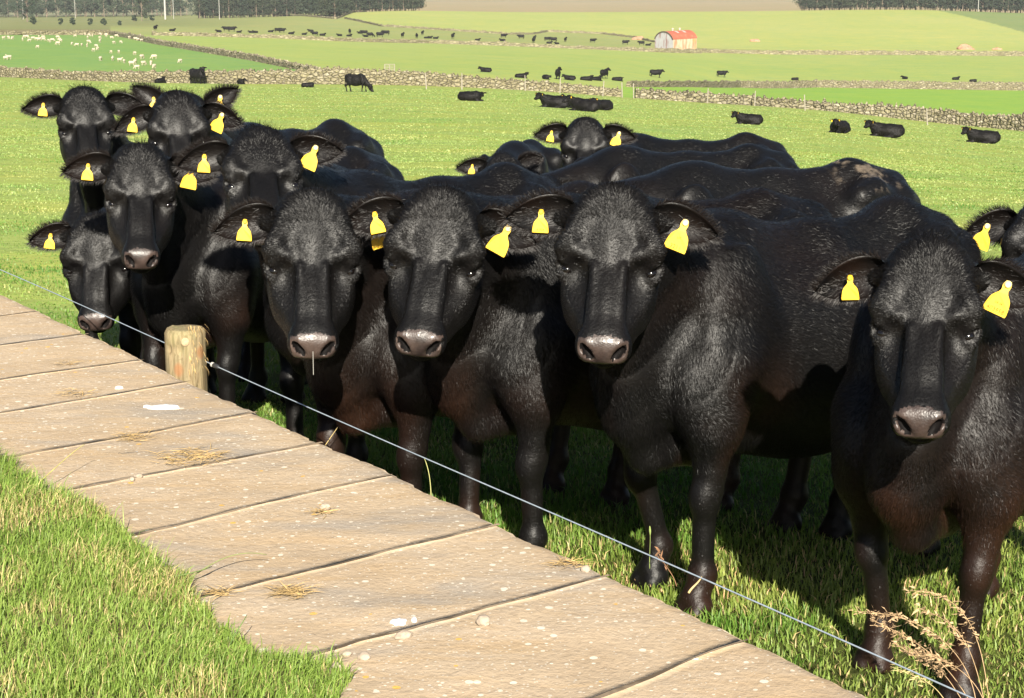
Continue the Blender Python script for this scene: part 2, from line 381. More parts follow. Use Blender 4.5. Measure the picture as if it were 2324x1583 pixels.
# stakes by the nearer wall
def stake_mesh(h, r):
    bm = bmesh.new(); bmesh.ops.create_cone(bm, cap_ends=True, segments=7, radius1=r, radius2=r*.8, depth=h)
    bmesh.ops.translate(bm, verts=bm.verts, vec=(0, 0, h/2-.15)); bmesh.ops.bevel(bm, geom=[e for e in bm.edges if all(v.co.z > h*.5 for v in e.verts)], offset=r*.25, segments=1)
    me = bpy.data.meshes.new('fence_stake'); bm.to_mesh(me); bm.free(); me.materials.append(M['old_wood']); return me
sm = stake_mesh(1.5, .055)
for i, (x, y) in enumerate([(1048,203),(1192,206),(1270,212),(1367,218),(1411,221),(1437,223),(1604,234),(1711,240),(1825,251),(2102,284),(968,203)]):
    p = hit(x, y); o = bpy.data.objects.new('fence_stake', sm); COL.objects.link(o)
    o.location = (p[0], p[1]-.3, float(gz(p[0], p[1]-.3))); o.rotation_euler = (rng.normal(0, .04), rng.normal(0, .05), rng.uniform(0, 6))
    tag(o, 'weathered grey fence stake standing against the far dry stone wall' if i not in (4, 5) else ('left stake of the pair at the gap in the far wall' if i == 4 else 'right stake of the pair at the gap in the far wall'), 'fence stake', 'fence stakes along the far wall')

# field gate behind the pale wall
def bars(name, segs, r, mat, parent=None, n=6):
    V = []; Fq = []; Fc = []
    for a, b in segs:
        a = np.array(a, float); b = np.array(b, float); d = b-a; d /= np.linalg.norm(d)
        u = np.cross(d, [0, 0, 1]) if abs(d[2]) < .9 else np.cross(d, [0, 1, 0]); u /= np.linalg.norm(u); v = np.cross(d, u)
        k = len(V)*0+sum(len(x) for x in V)
        an = np.arange(n)*2*math.pi/n
        ring = np.cos(an)[:, None]*u*r+np.sin(an)[:, None]*v*r
        V.append(np.concatenate([a+ring, b+ring]))
        for i in range(n): Fq.append([k+i, k+(i+1) % n, k+n+(i+1) % n, k+n+i])
        Fc.append(list(range(k+n-1, k-1, -1))); Fc.append(list(range(k+n, k+2*n)))
    me = mesh_np(name, np.concatenate(V), [np.array(Fq), np.array(Fc)], False)
    return link(name, me, [mat], parent)
p = hit(884, 163); gt = empty('field_gate', p)
tag(gt, 'small barred field gate behind the long pale wall, above the grazing cow', 'gate'); gt.scale = (.75, .75, .62)
bars('gate_frame', [((-.7, 0, 0), (-.7, 0, 1.35)), ((.7, 0, 0), (.7, 0, 1.35)), ((-.7, 0, 1.3), (.7, 0, 1.3)), ((-.7, 0, .2), (.7, 0, .2))], .06, M['old_wood'], gt)
bars('gate_bars', [((-.64, .02, z), (.64, .02, z)) for z in (.45, .72, 1.0)]+[((0, .03, .2), (0, .03, 1.3))], .045, M['old_wood'], gt)

# ------------------------------------------------------------------ barn
t = NT('rusty_sheet'); cor = t.n('ShaderNodeTexWave', wave_type='BANDS'); cor.inputs['Scale'].default_value = 2.2; t.l(t.map((1, 1, 0)), cor.inputs[0])
pt = t.noise(.9, 5, .6, co=t.map((1.3, 1.3, .35))); r2 = t.noise(.55, 3, .6, co=t.map((1, 1, .8), loc=(4, 2, 1)))
c = t.mix(t.ramp(pt, [(.46, 0.0), (.62, .8)]), (.46, .38, .27), (.34, .14, .06))
c = t.mix(t.ramp(r2, [(.55, 0.0), (.68, .7)]), c, (.50, .24, .07)); t.color(c).rough(.8).bump(cor.outputs[0], .4, .03); M['barn_side'] = t.m
t = NT('gable_sheet'); pt = t.noise(.9, 4, .6, co=t.map((1.6, 1.6, .3))); v = t.noise(.7, 2, .5, co=t.map((1, 1, .8), loc=(1, 7, 2)))
c = t.mix(t.ramp(pt, [(.5, 0.0), (.62, .8)]), (.27, .27, .27), (.15, .06, .045)); c = t.mix(t.ramp(v, [(.55, 0.0), (.7, .6)]), c, (.34, .34, .35)); t.color(c).rough(.8); M['barn_gable'] = t.m
t = NT('red_iron_roof'); n = t.noise(.8, 5, .65); cor = t.n('ShaderNodeTexWave', wave_type='BANDS'); cor.inputs['Scale'].default_value = 2.2; t.l(t.map((0, 1, 0)), cor.inputs[0])
c = t.ramp(n, [(.35, (.34, .075, .04)), (.6, (.40, .10, .055)), (.75, (.40, .18, .10))]); t.color(c).rough(.75).bump(cor.outputs[0], .5, .04); M['red_roof'] = t.m
M['barn_trim'] = flat('barn_dark_edge', (.07, .055, .04), .8, .3, 3)
M['skylight'] = flat('barn_skylight', (.50, .38, .34), .4, .15, 2)
BW, BL, BH, BR = 5.2, 9.8, 2.9, 1.75
bc = hit(1527, 118); bz = float(gz(bc[0], bc[1]+3))
barn = empty('red_roofed_barn', (bc[0], bc[1]+.9, bz), R(-40))          # origin: the corner nearest to the camera; gable runs along -x, side along +y
tag(barn, 'old barn of rusty white sheet iron with a curved red roof, in the distant field', 'barn')
def arc(n=20, off=0.0, w=BW, a0=0.0):
    r = (w*w/4+BR*BR)/(2*BR); c = BH+BR-r; half = math.asin(min(1, w/2/r))
    return [(-w/2+(r+off)*math.sin(a), c+(r+off)*math.cos(a)) for a in np.linspace(half, -half, n)]
ar = arc()
V = [(x, 0, z) for x, z in ar]+[(-BW, 0, -.5), (0, 0, -.5)]
# gable walls, front (y = 0) and back (y = BL)
for yy in (0.0, BL):
    vv = [(x, yy, z) for x, z in ar]+[(-BW, yy, -.5), (0, yy, -.5)]
    vv2 = [(x, y+(.06 if yy == 0 else -.06), z) for x, y, z in vv]
    k = len(vv); f = [list(range(k)) if yy == 0 else list(range(k))[::-1], list(range(k, 2*k))[::-1] if yy == 0 else list(range(k, 2*k))]
    sidef = [[i, (i+1) % k, k+(i+1) % k, k+i] for i in range(k)]
    link('gable_wall', mesh_np('gable_wall', np.array(vv+vv2), [np.array(f), np.array(sidef)], False), [M['barn_gable']], barn)
for xx in (0.0, -BW):
    a, b = (xx, xx-.06) if xx == 0 else (xx, xx+.06)
    vv = [(a, .06, -.5), (a, BL-.06, -.5), (a, BL-.06, BH-.02), (a, .06, BH-.02), (b, .06, -.5), (b, BL-.06, -.5), (b, BL-.06, BH-.02), (b, .06, BH-.02)]
    link('side_wall', mesh_np('side_wall', np.array(vv), np.array([[0, 1, 2, 3], [7, 6, 5, 4], [0, 4, 5, 1], [1, 5, 6, 2], [2, 6, 7, 3], [3, 7, 4, 0]]), False), [M['barn_side']], barn)
def arc_sheet(name, y0, y1, o0, o1, mat, i0=0, i1=20, n=20):
    a0, a1 = arc(n, o0)[i0:i1], arc(n, o1)[i0:i1]; k = len(a0)
    V = [(x, y0, z) for x, z in a0]+[(x, y1, z) for x, z in a0]+[(x, y0, z) for x, z in a1]+[(x, y1, z) for x, z in a1]
    Fq = []
    for i in range(k-1):
        Fq += [[i, i+1, k+i+1, k+i], [2*k+i, 3*k+i, 3*k+i+1, 2*k+i+1], [i, 2*k+i, 2*k+i+1, i+1], [k+i, k+i+1, 3*k+i+1, 3*k+i]]
    Fq += [[0, k, 3*k, 2*k], [k-1, 3*k-1, 4*k-1, 2*k-1]]
    return link(name, mesh_np(name, np.array(V), np.array(Fq), False), [mat], barn)
arc_sheet('roof', -.05, BL+.15, .012, .10, M['red_roof'])
arc_sheet('roof_edge', -.16, -.052, -.14, .13, M['barn_trim'])
for yy in (3.3, 6.2): arc_sheet('skylight', yy, yy+.75, .103, .13, M['skylight'], 5, 9)
for yy in (3.3, 6.2):
    bm = bmesh.new(); bmesh.ops.create_cone(bm, cap_ends=True, segments=10, radius1=.16, radius2=.16, depth=.5); bmesh.ops.create_cone(bm, cap_ends=True, segments=10, radius1=.32, radius2=.1, depth=.22, matrix=Matrix.Translation((0, 0, .33)))
    bmesh.ops.translate(bm, verts=bm.verts, vec=(-BW/2, yy+.2, BH+BR+.28)); me = bpy.data.meshes.new('roof_vent'); bm.to_mesh(me); bm.free()
    link('roof_vent', me, [M['skylight']], barn)

# pink earth heaps near the far wall
for i, (x, y, s, lb) in enumerate([(2190,112,1.7,'pale pink heap of earth behind the far wall, left of a smaller one'), (2262,113,.9,'small pink heap of earth behind the far wall near the right edge'), (1712,90+4,1.0,'tiny pinkish heap right of the red roofed barn'), (1448,90,1.4,'low sandy heap among the cattle left of the barn')]):
    p = hit(x, y); bm = bmesh.new(); bmesh.ops.create_icosphere(bm, subdivisions=3, radius=1)
    for v in bm.verts:
        k = 1+.25*float(vnoise(np.array([v.co*2+Vector((i*5, 0, 0))]))[0]); v.co = Vector((v.co.x*s*1.4*k, v.co.y*s*.8*k, max(-.1, v.co.z)*s*.75*k))
    me = bpy.data.meshes.new('earth_heap'); bm.to_mesh(me); bm.free(); o = link('earth_heap', me, [M.setdefault('pink', flat('pink_earth', (.34, .19, .12), .95, .3, 2))]); o.location = p
    tag(o, lb, 'earth heap', 'earth heaps')

# ------------------------------------------------------------------ trees
def leaf_mat(name, c):
    t = NT(name); n = t.noise(.35, 3); r = t.rand()
    a = t.ramp(n, [(.3, tuple(x*.55 for x in c)), (.7, tuple(x*1.35 for x in c))]); a = t.mix(t.math('MULTIPLY', r, .5), a, tuple(x*1.3 for x in (c[0]*1.2, c[1], c[2]*.8)))
    t.color(a).rough(.8).spec(.15); return t.m
M['pine'] = leaf_mat('pine_needles', (.034, .048, .030)); M['broad'] = leaf_mat('broad_leaves', (.038, .056, .034)); M['bark'] = flat('bark', (.17, .13, .095), .95, .3, 3)
def clumps(cent, size, n, squash=.6):
    V = []; c = cent[rng.integers(0, len(cent), n)] + rng.normal(0, 1, (n, 3))*size[:, None][rng.integers(0, len(size), n)]*np.array([1, 1, squash])
    u = rng.normal(0, 1, (n, 3)); u /= np.linalg.norm(u, axis=1)[:, None]; v = np.cross(u, rng.normal(0, 1, (n, 3))); v /= np.linalg.norm(v, axis=1)[:, None]
    s = rng.uniform(.14, .36, n)[:, None]
    V = np.stack([c-u*s, c+v*s*.6, c+u*s, c-v*s*.6], 1).reshape(-1, 3)
    return V, np.arange(4*n).reshape(-1, 4)
def trunk_mesh(h, r, limbs):
    segs = []; V = []; Fq = []; n = 7
    def tube(path, rad):
        k = sum(len(v) for v in V); path = np.array(path, float)
        for i, (q, rr) in enumerate(zip(path, rad)):
            d = path[min(i+1, len(path)-1)]-path[max(i-1, 0)]; d /= np.linalg.norm(d)
            a = np.cross(d, [.3, .9, .1]); a /= np.linalg.norm(a); b = np.cross(d, a); an = np.arange(n)*2*math.pi/n
            V.append(q+rr*(np.cos(an)[:, None]*a+np.sin(an)[:, None]*b))
        for i in range(len(path)-1):
            for j in range(n): Fq.append([k+i*n+j, k+i*n+(j+1) % n, k+(i+1)*n+(j+1) % n, k+(i+1)*n+j])
    zz = np.linspace(-.4, h, 7); pth = [(math.sin(z*.4)*.08*z/4, math.cos(z*.33)*.07*z/4, z) for z in zz]
    tube(pth, [r*(1-.75*i/6)*(1.25 if i == 0 else 1) for i in range(7)])
    for q in limbs:
        b = np.array([0, 0, q[2]*.72]); tube([b, (b+q)/2+[0, 0, .1], q], [r*.4, r*.25, r*.1])
    return mesh_np('trunk', np.concatenate(V), np.array(Fq), True)
def pine_meshes():
    h = rng.uniform(11, 15); cent = []; siz = []
    for z in np.arange(rng.uniform(.9, 3.0), h, .7):
        rad = 2.3*(1-((z-2)/(h-1.5)))**.7+.3
        for a in rng.uniform(0, 6.28, 5): cent.append((rad*.65*math.cos(a), rad*.65*math.sin(a), z+rng.normal(0, .3))); siz.append(.35+rad*.12)
    cent = np.array(cent); limbs = [c*np.array([1, 1, 1]) for c in cent[::4]]
    V, Fq = clumps(cent, np.array(siz), 1900, .45)
    return trunk_mesh(h, .17, limbs), mesh_np('crown', V, Fq, False)
def broad_meshes(low=False):
    h = rng.uniform(7.5, 11) if not low else rng.uniform(2.5, 4); cent = []; siz = []
    for _ in range(26):
        a = rng.uniform(0, 6.28); z = rng.uniform(h*.18, h); rr = rng.uniform(.3, 1)*h*.42*math.sin(min(1, (z/h*.85+.1))*math.pi)**.6
        cent.append((rr*math.cos(a), rr*math.sin(a), z)); siz.append(rng.uniform(.3, .75)*h/9)
    cent = np.array(cent); V, Fq = clumps(cent, np.array(siz), 1500, .75)
    return trunk_mesh(h*.8, .2*h/9, cent[::3]), mesh_np('crown', V, Fq, False)
PINES = [pine_meshes() for _ in range(4)]; BROADS = [broad_meshes() for _ in range(4)]; SHRUBS = [broad_meshes(True) for _ in range(2)]
for tr, cr in PINES: tr.materials.append(M['bark']); cr.materials.append(M['pine'])
for tr, cr in BROADS+SHRUBS: tr.materials.append(M['bark']); cr.materials.append(M['broad'])
def tree(kind, protos, i, x, y, s, label, cat, group):
    tr, cr = protos[i % len(protos)]; r = empty(kind, (x, y, float(gz(x, y))), rng.uniform(0, 6.28)); r.scale = (s, s, s*rng.uniform(.9, 1.1))
    for nm, me in (('trunk', tr), ('crown', cr)):
        o = bpy.data.objects.new(nm, me); COL.objects.link(o); o.parent = r
    tag(r, label, cat, group)
EDGE = [(450,33),(619,33),(707,36),(761,41),(774,37),(794,28),(838,20),(950,20)]
i = 0
for row, (dd, off) in enumerate(((4, 0), (8, 5), (13, 2), (18, 8))):
    for x in np.arange(452+off, 952, (11 if row < 2 else 13)):
        yb = float(np.interp(x, [e[0] for e in EDGE], [e[1] for e in EDGE])); p = hit(x+rng.normal(0, 2), min(yb, 41)); y = min(p[1], 735)+dd+rng.uniform(0, 4)
        if x > 790: y = 726+dd+rng.uniform(0, 3)
        tree('pine_tree', PINES, i, p[0]/p[1]*y, y, rng.uniform(.8, 1.1), ['dark pine with a bare straight trunk at the front edge of the left pine plantation', 'dark pine just behind the front row of the left pine plantation', 'pine standing deep in the left pine plantation', 'pine at the back of the left pine plantation'][row], 'pine tree', 'pine plantation left of the tan hill'); i += 1
for row, (dd, off) in enumerate(((16, 0), (21, 6), (26, 3))):
    for x in np.arange(1795+off, 2345, 11 if row < 2 else 13):
        az_ = (x-DW/2)/4020; y = 722+dd+rng.uniform(0, 4)
        tree('pine_tree', PINES, i, az_*y, y, rng.uniform(.9, 1.2), ['dark pine at the front of the wood on top of the pale green hill', 'dark pine in the second row of the wood on top of the hill', 'pine deep in the wood on top of the hill'][row], 'pine tree', 'pine wood on the hill top'); i += 1
for row, (dd, st2) in enumerate(((842, 21), (865, 22), (890, 24))):
    for x in np.arange(-25+row*13, 455, st2):
        az_ = (x-DW/2)/4020; y = dd+rng.uniform(-8, 12)
        tree('broadleaf_tree', BROADS, i, az_*y, y, rng.uniform(.85, 1.3), ['rounded grey-green broadleaf tree in the front of the far left tree belt', 'broadleaf tree behind the front of the far left tree belt', 'broadleaf tree at the back of the far left tree belt'][row], 'tree', 'far left tree belt'); i += 1
for x, y, s in ((62,46,1.5),(305,46,1.25),(322,44,1.5),(345,45,1.2)):
    p = hit(x, y+3); tree('broadleaf_tree', BROADS if s > 1.3 else SHRUBS, i, p[0], p[1], s*.62, 'dark tree standing by itself in front of the far left tree belt', 'tree', 'loose trees before the far tree belt'); i += 1
for x, y, s in ((75,56,.6),(138,57,.6),(165,57,.5),(205,58,.6),(235,58,.5),(272,58,.5)):
    p = hit(x, y); tree('shrub', SHRUBS, i, p[0], p[1], s, 'low dark green shrub in the brownish field at the far left', 'shrub', 'shrubs in the far left field'); i += 1
# poles
def pole(name, x, y, h, r, mat, label, cat, group=None, cross=False):
    p = hit(x, y); o = bars(name, [((0, 0, -.3), (0, 0, h))]+([((-.7, 0, h-.5), (.7, 0, h-.5))] if cross else []), r, mat, None, 8); o.location = p
    tag(o, label, cat, group)
M['pale_paint'] = flat('pale_pole', (.36, .35, .32), .7, .1, 2)
for k, (x, y, h) in enumerate(((171,41,9.5),(394,43,10),(498,44,9.5),(53,44,9))): pole('telegraph_pole', x, y, h, .10, M['pale_paint'], ['thin pale pole by the far left tree belt, above the sheep', 'thin pale pole right of the thick white one, by the far trees', 'thin pale pole near the corner of the pine plantation', 'thin pale pole at the far left, before the tree belt'][k], 'pole', 'thin poles by the far trees', True)
pole('white_trunk', 375, 44, 7.5, .34, M['pale_paint'], 'thick white bare trunk standing before the far left tree belt', 'bare tree')
az_ = (2181-DW/2)/4020; o = bars('telegraph_pole', [((0, 0, -.3), (0, 0, 9)), ((-.8, 0, 8.4), (.8, 0, 8.4))], .13, M['pale_paint'], None, 8); o.location = (az_*735, 735, float(gz(az_*735, 735)))
tag(o, 'pale pole before the pine wood on the hill top at the right', 'pole')
# ------------------------------------------------------------------ cattle: one smooth surface grown from a posed skeleton
class Field:
    """signed distance on a grid, smooth unions of tapered capsules and ellipsoids"""
    def __init__(s, lo, hi, h):
        s.lo = np.array(lo, float); s.h = h; s.n = np.ceil((np.array(hi)-s.lo)/h).astype(int)+1
        s.f = np.full(s.n, .5, np.float32); s.ax = [s.lo[i]+h*np.arange(s.n[i]) for i in range(3)]
    def box(s, lo, hi):
        a = np.clip(np.floor((np.array(lo)-s.lo)/s.h).astype(int), 0, s.n-1); b = np.clip(np.ceil((np.array(hi)-s.lo)/s.h).astype(int)+1, 1, s.n)
        if (b <= a).any(): return None, None
        sl_ = tuple(slice(a[i], b[i]) for i in range(3))
        g = [s.ax[i][sl_[i]].astype(np.float32) for i in range(3)]
        return sl_, (g[0][:, None, None], g[1][None, :, None], g[2][None, None, :])
    def merge(s, sl_, d, k, sub=False):
        a = s.f[sl_]
        if sub:
            d = -d; hh = np.maximum(k-np.abs(a-d), 0)/k; s.f[sl_] = np.maximum(a, d)+hh*hh*k*.25
        else:
            hh = np.maximum(k-np.abs(a-d), 0)/k; s.f[sl_] = np.minimum(a, d)-hh*hh*k*.25
    def cap(s, a, b, ra, rb, k=.06, sub=False):
        a = np.array(a, float); b = np.array(b, float); m = max(ra, rb)+k*1.1+.03
        sl_, g = s.box(np.minimum(a, b)-m, np.maximum(a, b)+m)
        if sl_ is None: return
        d = b-a; L2 = float(d@d)+1e-9
        t = np.clip(((g[0]-a[0])*d[0]+(g[1]-a[1])*d[1]+(g[2]-a[2])*d[2])/L2, 0, 1)
        q = np.sqrt((g[0]-a[0]-t*d[0])**2+(g[1]-a[1]-t*d[1])**2+(g[2]-a[2]-t*d[2])**2)-(ra+(rb-ra)*t)
        s.merge(sl_, q.astype(np.float32), k, sub)
    def ell(s, c, r, B=None, k=.06, sub=False):
        c = np.array(c, float); r = np.array(r, float); B = np.eye(3) if B is None else np.array(B, float)   # B rows: ellipsoid axes
        ext = np.sqrt(((B*r[:, None])**2).sum(0))+k*1.1+.03
        sl_, g = s.box(c-ext, c+ext)
        if sl_ is None: return
        x, y, z = g[0]-c[0], g[1]-c[1], g[2]-c[2]; k0 = 0; k1 = 0
        for i in range(3):
            p = x*B[i, 0]+y*B[i, 1]+z*B[i, 2]; k0 = k0+(p/r[i])**2; k1 = k1+(p/r[i]**2)**2
        k0 = np.sqrt(k0); q = k0*(k0-1)/(np.sqrt(k1)+1e-6)
        s.merge(sl_, q.astype(np.float32), k, sub)
    def mesh(s):
        f = s.f; S = f < 0; nx, ny, nz = s.n
        cnt = np.zeros((nx-1, ny-1, nz-1), np.int8)
        for a in (0, 1):
            for b in (0, 1):
                for c in (0, 1): cnt += S[a:nx-1+a, b:ny-1+b, c:nz-1+c]
        act = (cnt > 0) & (cnt < 8); I = np.argwhere(act); n = len(I)
        cid = np.full(cnt.shape, -1, np.int32); cid[act] = np.arange(n)
        cor = np.array([(a, b, c) for a in (0, 1) for b in (0, 1) for c in (0, 1)])
        val = np.stack([f[I[:, 0]+a, I[:, 1]+b, I[:, 2]+c] for a, b, c in cor], 1)
        pos = np.zeros((n, 3)); w_ = np.zeros(n)
        for i in range(8):
            for j in range(i+1, 8):
                if np.abs(cor[i]-cor[j]).sum() != 1: continue
                va, vb = val[:, i], val[:, j]; m = (va < 0) != (vb < 0)
                t = np.where(m, va/(va-vb+1e-12), 0)[:, None]
                pos += np.where(m[:, None], cor[i]+t*(cor[j]-cor[i]), 0); w_ += m
        V = s.lo+(I+pos/w_[:, None])*s.h; Q = []
        for ax_ in range(3):
            sh = [slice(None)]*3; sh2 = [slice(None)]*3; sh[ax_] = slice(0, -1); sh2[ax_] = slice(1, None)
            e = S[tuple(sh)] != S[tuple(sh2)]; E = np.argwhere(e)
            o = [i for i in range(3) if i != ax_]
            ok = (E[:, o[0]] > 0) & (E[:, o[1]] > 0) & (E[:, o[0]] < s.n[o[0]]-1) & (E[:, o[1]] < s.n[o[1]]-1); E = E[ok]
            q = []
            for da, db in ((-1, -1), (0, -1), (0, 0), (-1, 0)):
                G = E.copy(); G[:, o[0]] += da; G[:, o[1]] += db; q.append(cid[G[:, 0], G[:, 1], G[:, 2]])
            q = np.stack(q, 1); ins = S[E[:, 0], E[:, 1], E[:, 2]]; flip = ins if ax_ != 1 else ~ins
            q[~flip] = q[~flip][:, ::-1]; Q.append(q)
        Q = np.concatenate(Q); Q = Q[(Q >= 0).all(1)]
        return V, Q
def grad_of(F, V):
    g = np.gradient(F.f, F.h); ii = np.clip(np.round((V-F.lo)/F.h).astype(int), 0, F.n-1)
    N = np.stack([gg[ii[:, 0], ii[:, 1], ii[:, 2]] for gg in g], 1); return N/(np.linalg.norm(N, axis=1)[:, None]+1e-9)
def vnormals(V, Q):
    n = np.cross(V[Q[:, 2]]-V[Q[:, 0]], V[Q[:, 3]]-V[Q[:, 1]]); N = np.zeros_like(V)
    for i in range(4): np.add.at(N, Q[:, i], n)
    return N/(np.linalg.norm(N, axis=1)[:, None]+1e-12)

def legs(F, s, opt):
    """standing legs; opt jitters the feet"""
    j = opt.get('feet', [0, 0, 0, 0])
    for i, sd in enumerate((1, -1)):
        fx = j[i]; y = .165*sd
        F.cap((.10, .19*sd, .78), (.13, .185*sd, .60), .108, .088, .06)
        F.cap((.13, .185*sd, .62), (.12+fx*.5, y+.012*sd, .40), .076, .048, .05)
        F.ell((.135+fx*.5, y+.008*sd, .375), (.050, .047, .064), None, .022)                 # knee
        F.cap((.125+fx*.5, y, .35), (.105+fx, y-.01*sd, .14), .038, .033, .03)
        F.ell((.105+fx, y-.01*sd, .125), (.044, .041, .043), None, .025)
        F.cap((.105+fx, y-.01*sd, .11), (.135+fx, y-.01*sd, .05), .040, .045, .025)
        F.cap((.135+fx, y+.012*sd, .03), (.155+fx, y+.016*sd, .012), .042, .036, .012); F.cap((.135+fx, y-.03*sd, .03), (.155+fx, y-.034*sd, .012), .042, .036, .012)
    for i, sd in enumerate((1, -1)):
        hx = j[2+i]-1.0; y = .16*sd
        F.ell((-.93, .16*sd, .78), (.21, .11, .30), None, .10)
        F.cap((-.82, .19*sd, .72), (-.80, .185*sd, .56), .13, .09, .08)
        F.cap((-.84, .18*sd, .60), (hx-.05, y, .43), .10, .05, .06)
        F.ell((hx-.075, y, .42), (.055, .042, .07), None, .03)
        F.cap((hx-.05, y, .40), (hx, y, .14), .044, .038, .03); F.ell((hx, y, .125), (.048, .045, .045), None, .03)
        F.cap((hx, y, .11), (hx+.035, y, .05), .040, .045, .025); F.cap((hx+.03, y+.02*sd, .03), (hx+.055, y+.02*sd, .012), .042, .036, .012); F.cap((hx+.03, y-.02*sd, .03), (hx+.055, y-.02*sd, .012), .042, .036, .012)
def trunk(F, o=1.0):
    F.ell((-.07, 0, .80), (.33, .222, .34), None, .1)
    F.ell((-.48, 0, .755), (.58, .30, .345), None, .1)
    F.ell((-.50, 0, .65), (.45, .24, .24), None, .1)
    F.ell((-.95, 0, .86), (.33, .235, .265), None, .1)
    F.cap((.0, 0, 1.115), (-.12, 0, 1.125), .075, .07, .10); F.cap((-.1, 0, 1.12), (-.5, 0, 1.075), .07, .075, .10); F.cap((-.5, 0, 1.075), (-.92, 0, 1.115), .075, .075, .10); F.cap((-.92, 0, 1.115), (-1.14, 0, 1.08), .075, .075, .10)
    for sd in (1, -1):
        F.cap((-.84, .205*sd, 1.06), (-.93, .17*sd, 1.085), .05, .055, .07)                 # hook bones
        F.cap((-1.2, .09*sd, 1.0), (-1.12, .12*sd, 1.02), .05, .07, .08)                    # pin bones
        F.ell((.05, .200*sd, .88), (.14, .062, .26), None, .055)                            # shoulder blade
        F.ell((.17, .165*sd, .72), (.115, .085, .15), None, .06)
    F.ell((.22, 0, .72), (.14, .105, .17), None, .07); F.cap((.31, 0, .64), (.22, 0, .49), .055, .052, .06); F.cap((.22, 0, .49), (.05, 0, .50), .052, .075, .07)   # brisket
    F.cap((-1.18, 0, 1.08), (-1.26, 0, .95), .05, .036, .05); F.cap((-1.26, 0, .95), (-1.27, 0, .6), .034, .024, .03); F.cap((-1.27, 0, .6), (-1.26, 0, .38), .03, .05, .03)
PADC = np.array([0, .428, -.030]); PADN = np.array([0, .80, .60]); PADT = np.array([0, .60, -.80]); HK = 1.10
def nostril_axes(s):
    al = PADT*.80+np.array([-s*.60, 0, 0]); al /= np.linalg.norm(al); ac = np.cross(al, PADN); return np.stack([ac, al, PADN])
def head(F, P, H, kx=1.0, ky=1.0):
    """P poll point; H rows: right, face direction (poll to nose), forehead normal"""
    k = HK
    def q(c): return P+(H[0]*c[0]*kx+H[1]*c[1]*ky+H[2]*c[2])*k
    def E(c, r, kk=.04, sub=False, Bm=None): F.ell(q(c), np.array(r)*k, H if Bm is None else Bm@H, kk, sub)
    def Cp(a, b, ra, rb, kk=.04, sub=False): F.cap(q(a), q(b), ra*k, rb*k, kk, sub)
    E((0, .085, -.040), (.110, .115, .082), .05)
    E((0, .012, -.012), (.080, .058, .058), .05)                             # poll
    Cp((0, .04, -.050), (0, .35, -.074), .086, .045, .04)
    E((0, .265, -.020), (.046, .135, .034), .015)                               # nasal bone
    for s in (1, -1):
        Cp((s*.060, .060, .014), (s*.098, .128, .010), .030, .027, .03)        # frontal ridge
        Cp((s*.070, .170, .000), (s*.112, .150, -.006), .018, .023, .03); Cp((s*.098, .176, -.014), (s*.117, .182, -.030), .013, .012, .012)       # upper eyelid ridge
        E((s*.100, .180, -.038), (.027, .030, .032), .02)                      # eyeball bulge
        Cp((s*.088, .212, -.036), (s*.114, .198, -.046), .011, .011, .010)     # lower lid
        Cp((s*.034, .20, .002), (s*.033, .37, -.018), .015, .018, .010)        # nasal edge
        Cp((s*.070, .235, -.085), (s*.044, .33, -.070), .026, .022, .03)      # facial crest
        E((s*.074, .185, -.120), (.042, .115, .080), .05)                       # cheek
        Cp((s*.066, .15, -.165), (s*.036, .34, -.118), .048, .034, .05)        # jaw
        E((s*.041, .410, -.040), (.027, .040, .042), .02)                      # nostril wing
        Cp((s*.072, .028, -.045), (s*.125, .024, -.060), .036, .022, .03)      # ear base
    E((0, .395, -.048), (.054, .052, .052), .03)
    E(tuple(PADC-PADN*.004), (.045, .036, .022), .015, False, np.stack([[1, 0, 0], PADT, PADN]))
    E((0, .385, -.104), (.046, .052, .024), .02); E((0, .408, -.094), (.040, .030, .015), .015)
    for s in (1, -1):
        E(tuple(PADC+np.array([s*.0375, 0, 0])+PADT*.002+PADN*.013), (.0105, .026, .022), .008, True, nostril_axes(s))
        E((s*.082, .208, .014), (.018, .018, .014), .03, True)                 # hollow under the brow
        E((s*.119, .190, -.026), (.010, .017, .010), .008, True)               # eye opening
        E((s*.086, .245, -.014), (.026, .050, .030), .035, True)                # hollow before the eye
    Cp((-.056, .431, -.080), (.056, .431, -.080), .004, .004, .006, True)    # mouth line
    for s in (1, -1): Cp((s*.056, .431, -.080), (s*.07, .35, -.09), .004, .004, .006, True)
def neck(F, P, H):
    def q(x, y, z): return P+(H[0]*x+H[1]*y+H[2]*z)*HK
    F.cap((-.02, 0, 1.06), q(0, 0, -.085), .125, .080, .10)
    F.cap((.06, 0, .93), q(0, .04, -.12), .155, .086, .11)
    F.cap((.20, 0, .76), q(0, .10, -.155), .108, .060, .09)
    F.cap((.30, 0, .62), q(0, .15, -.165), .07, .040, .10)

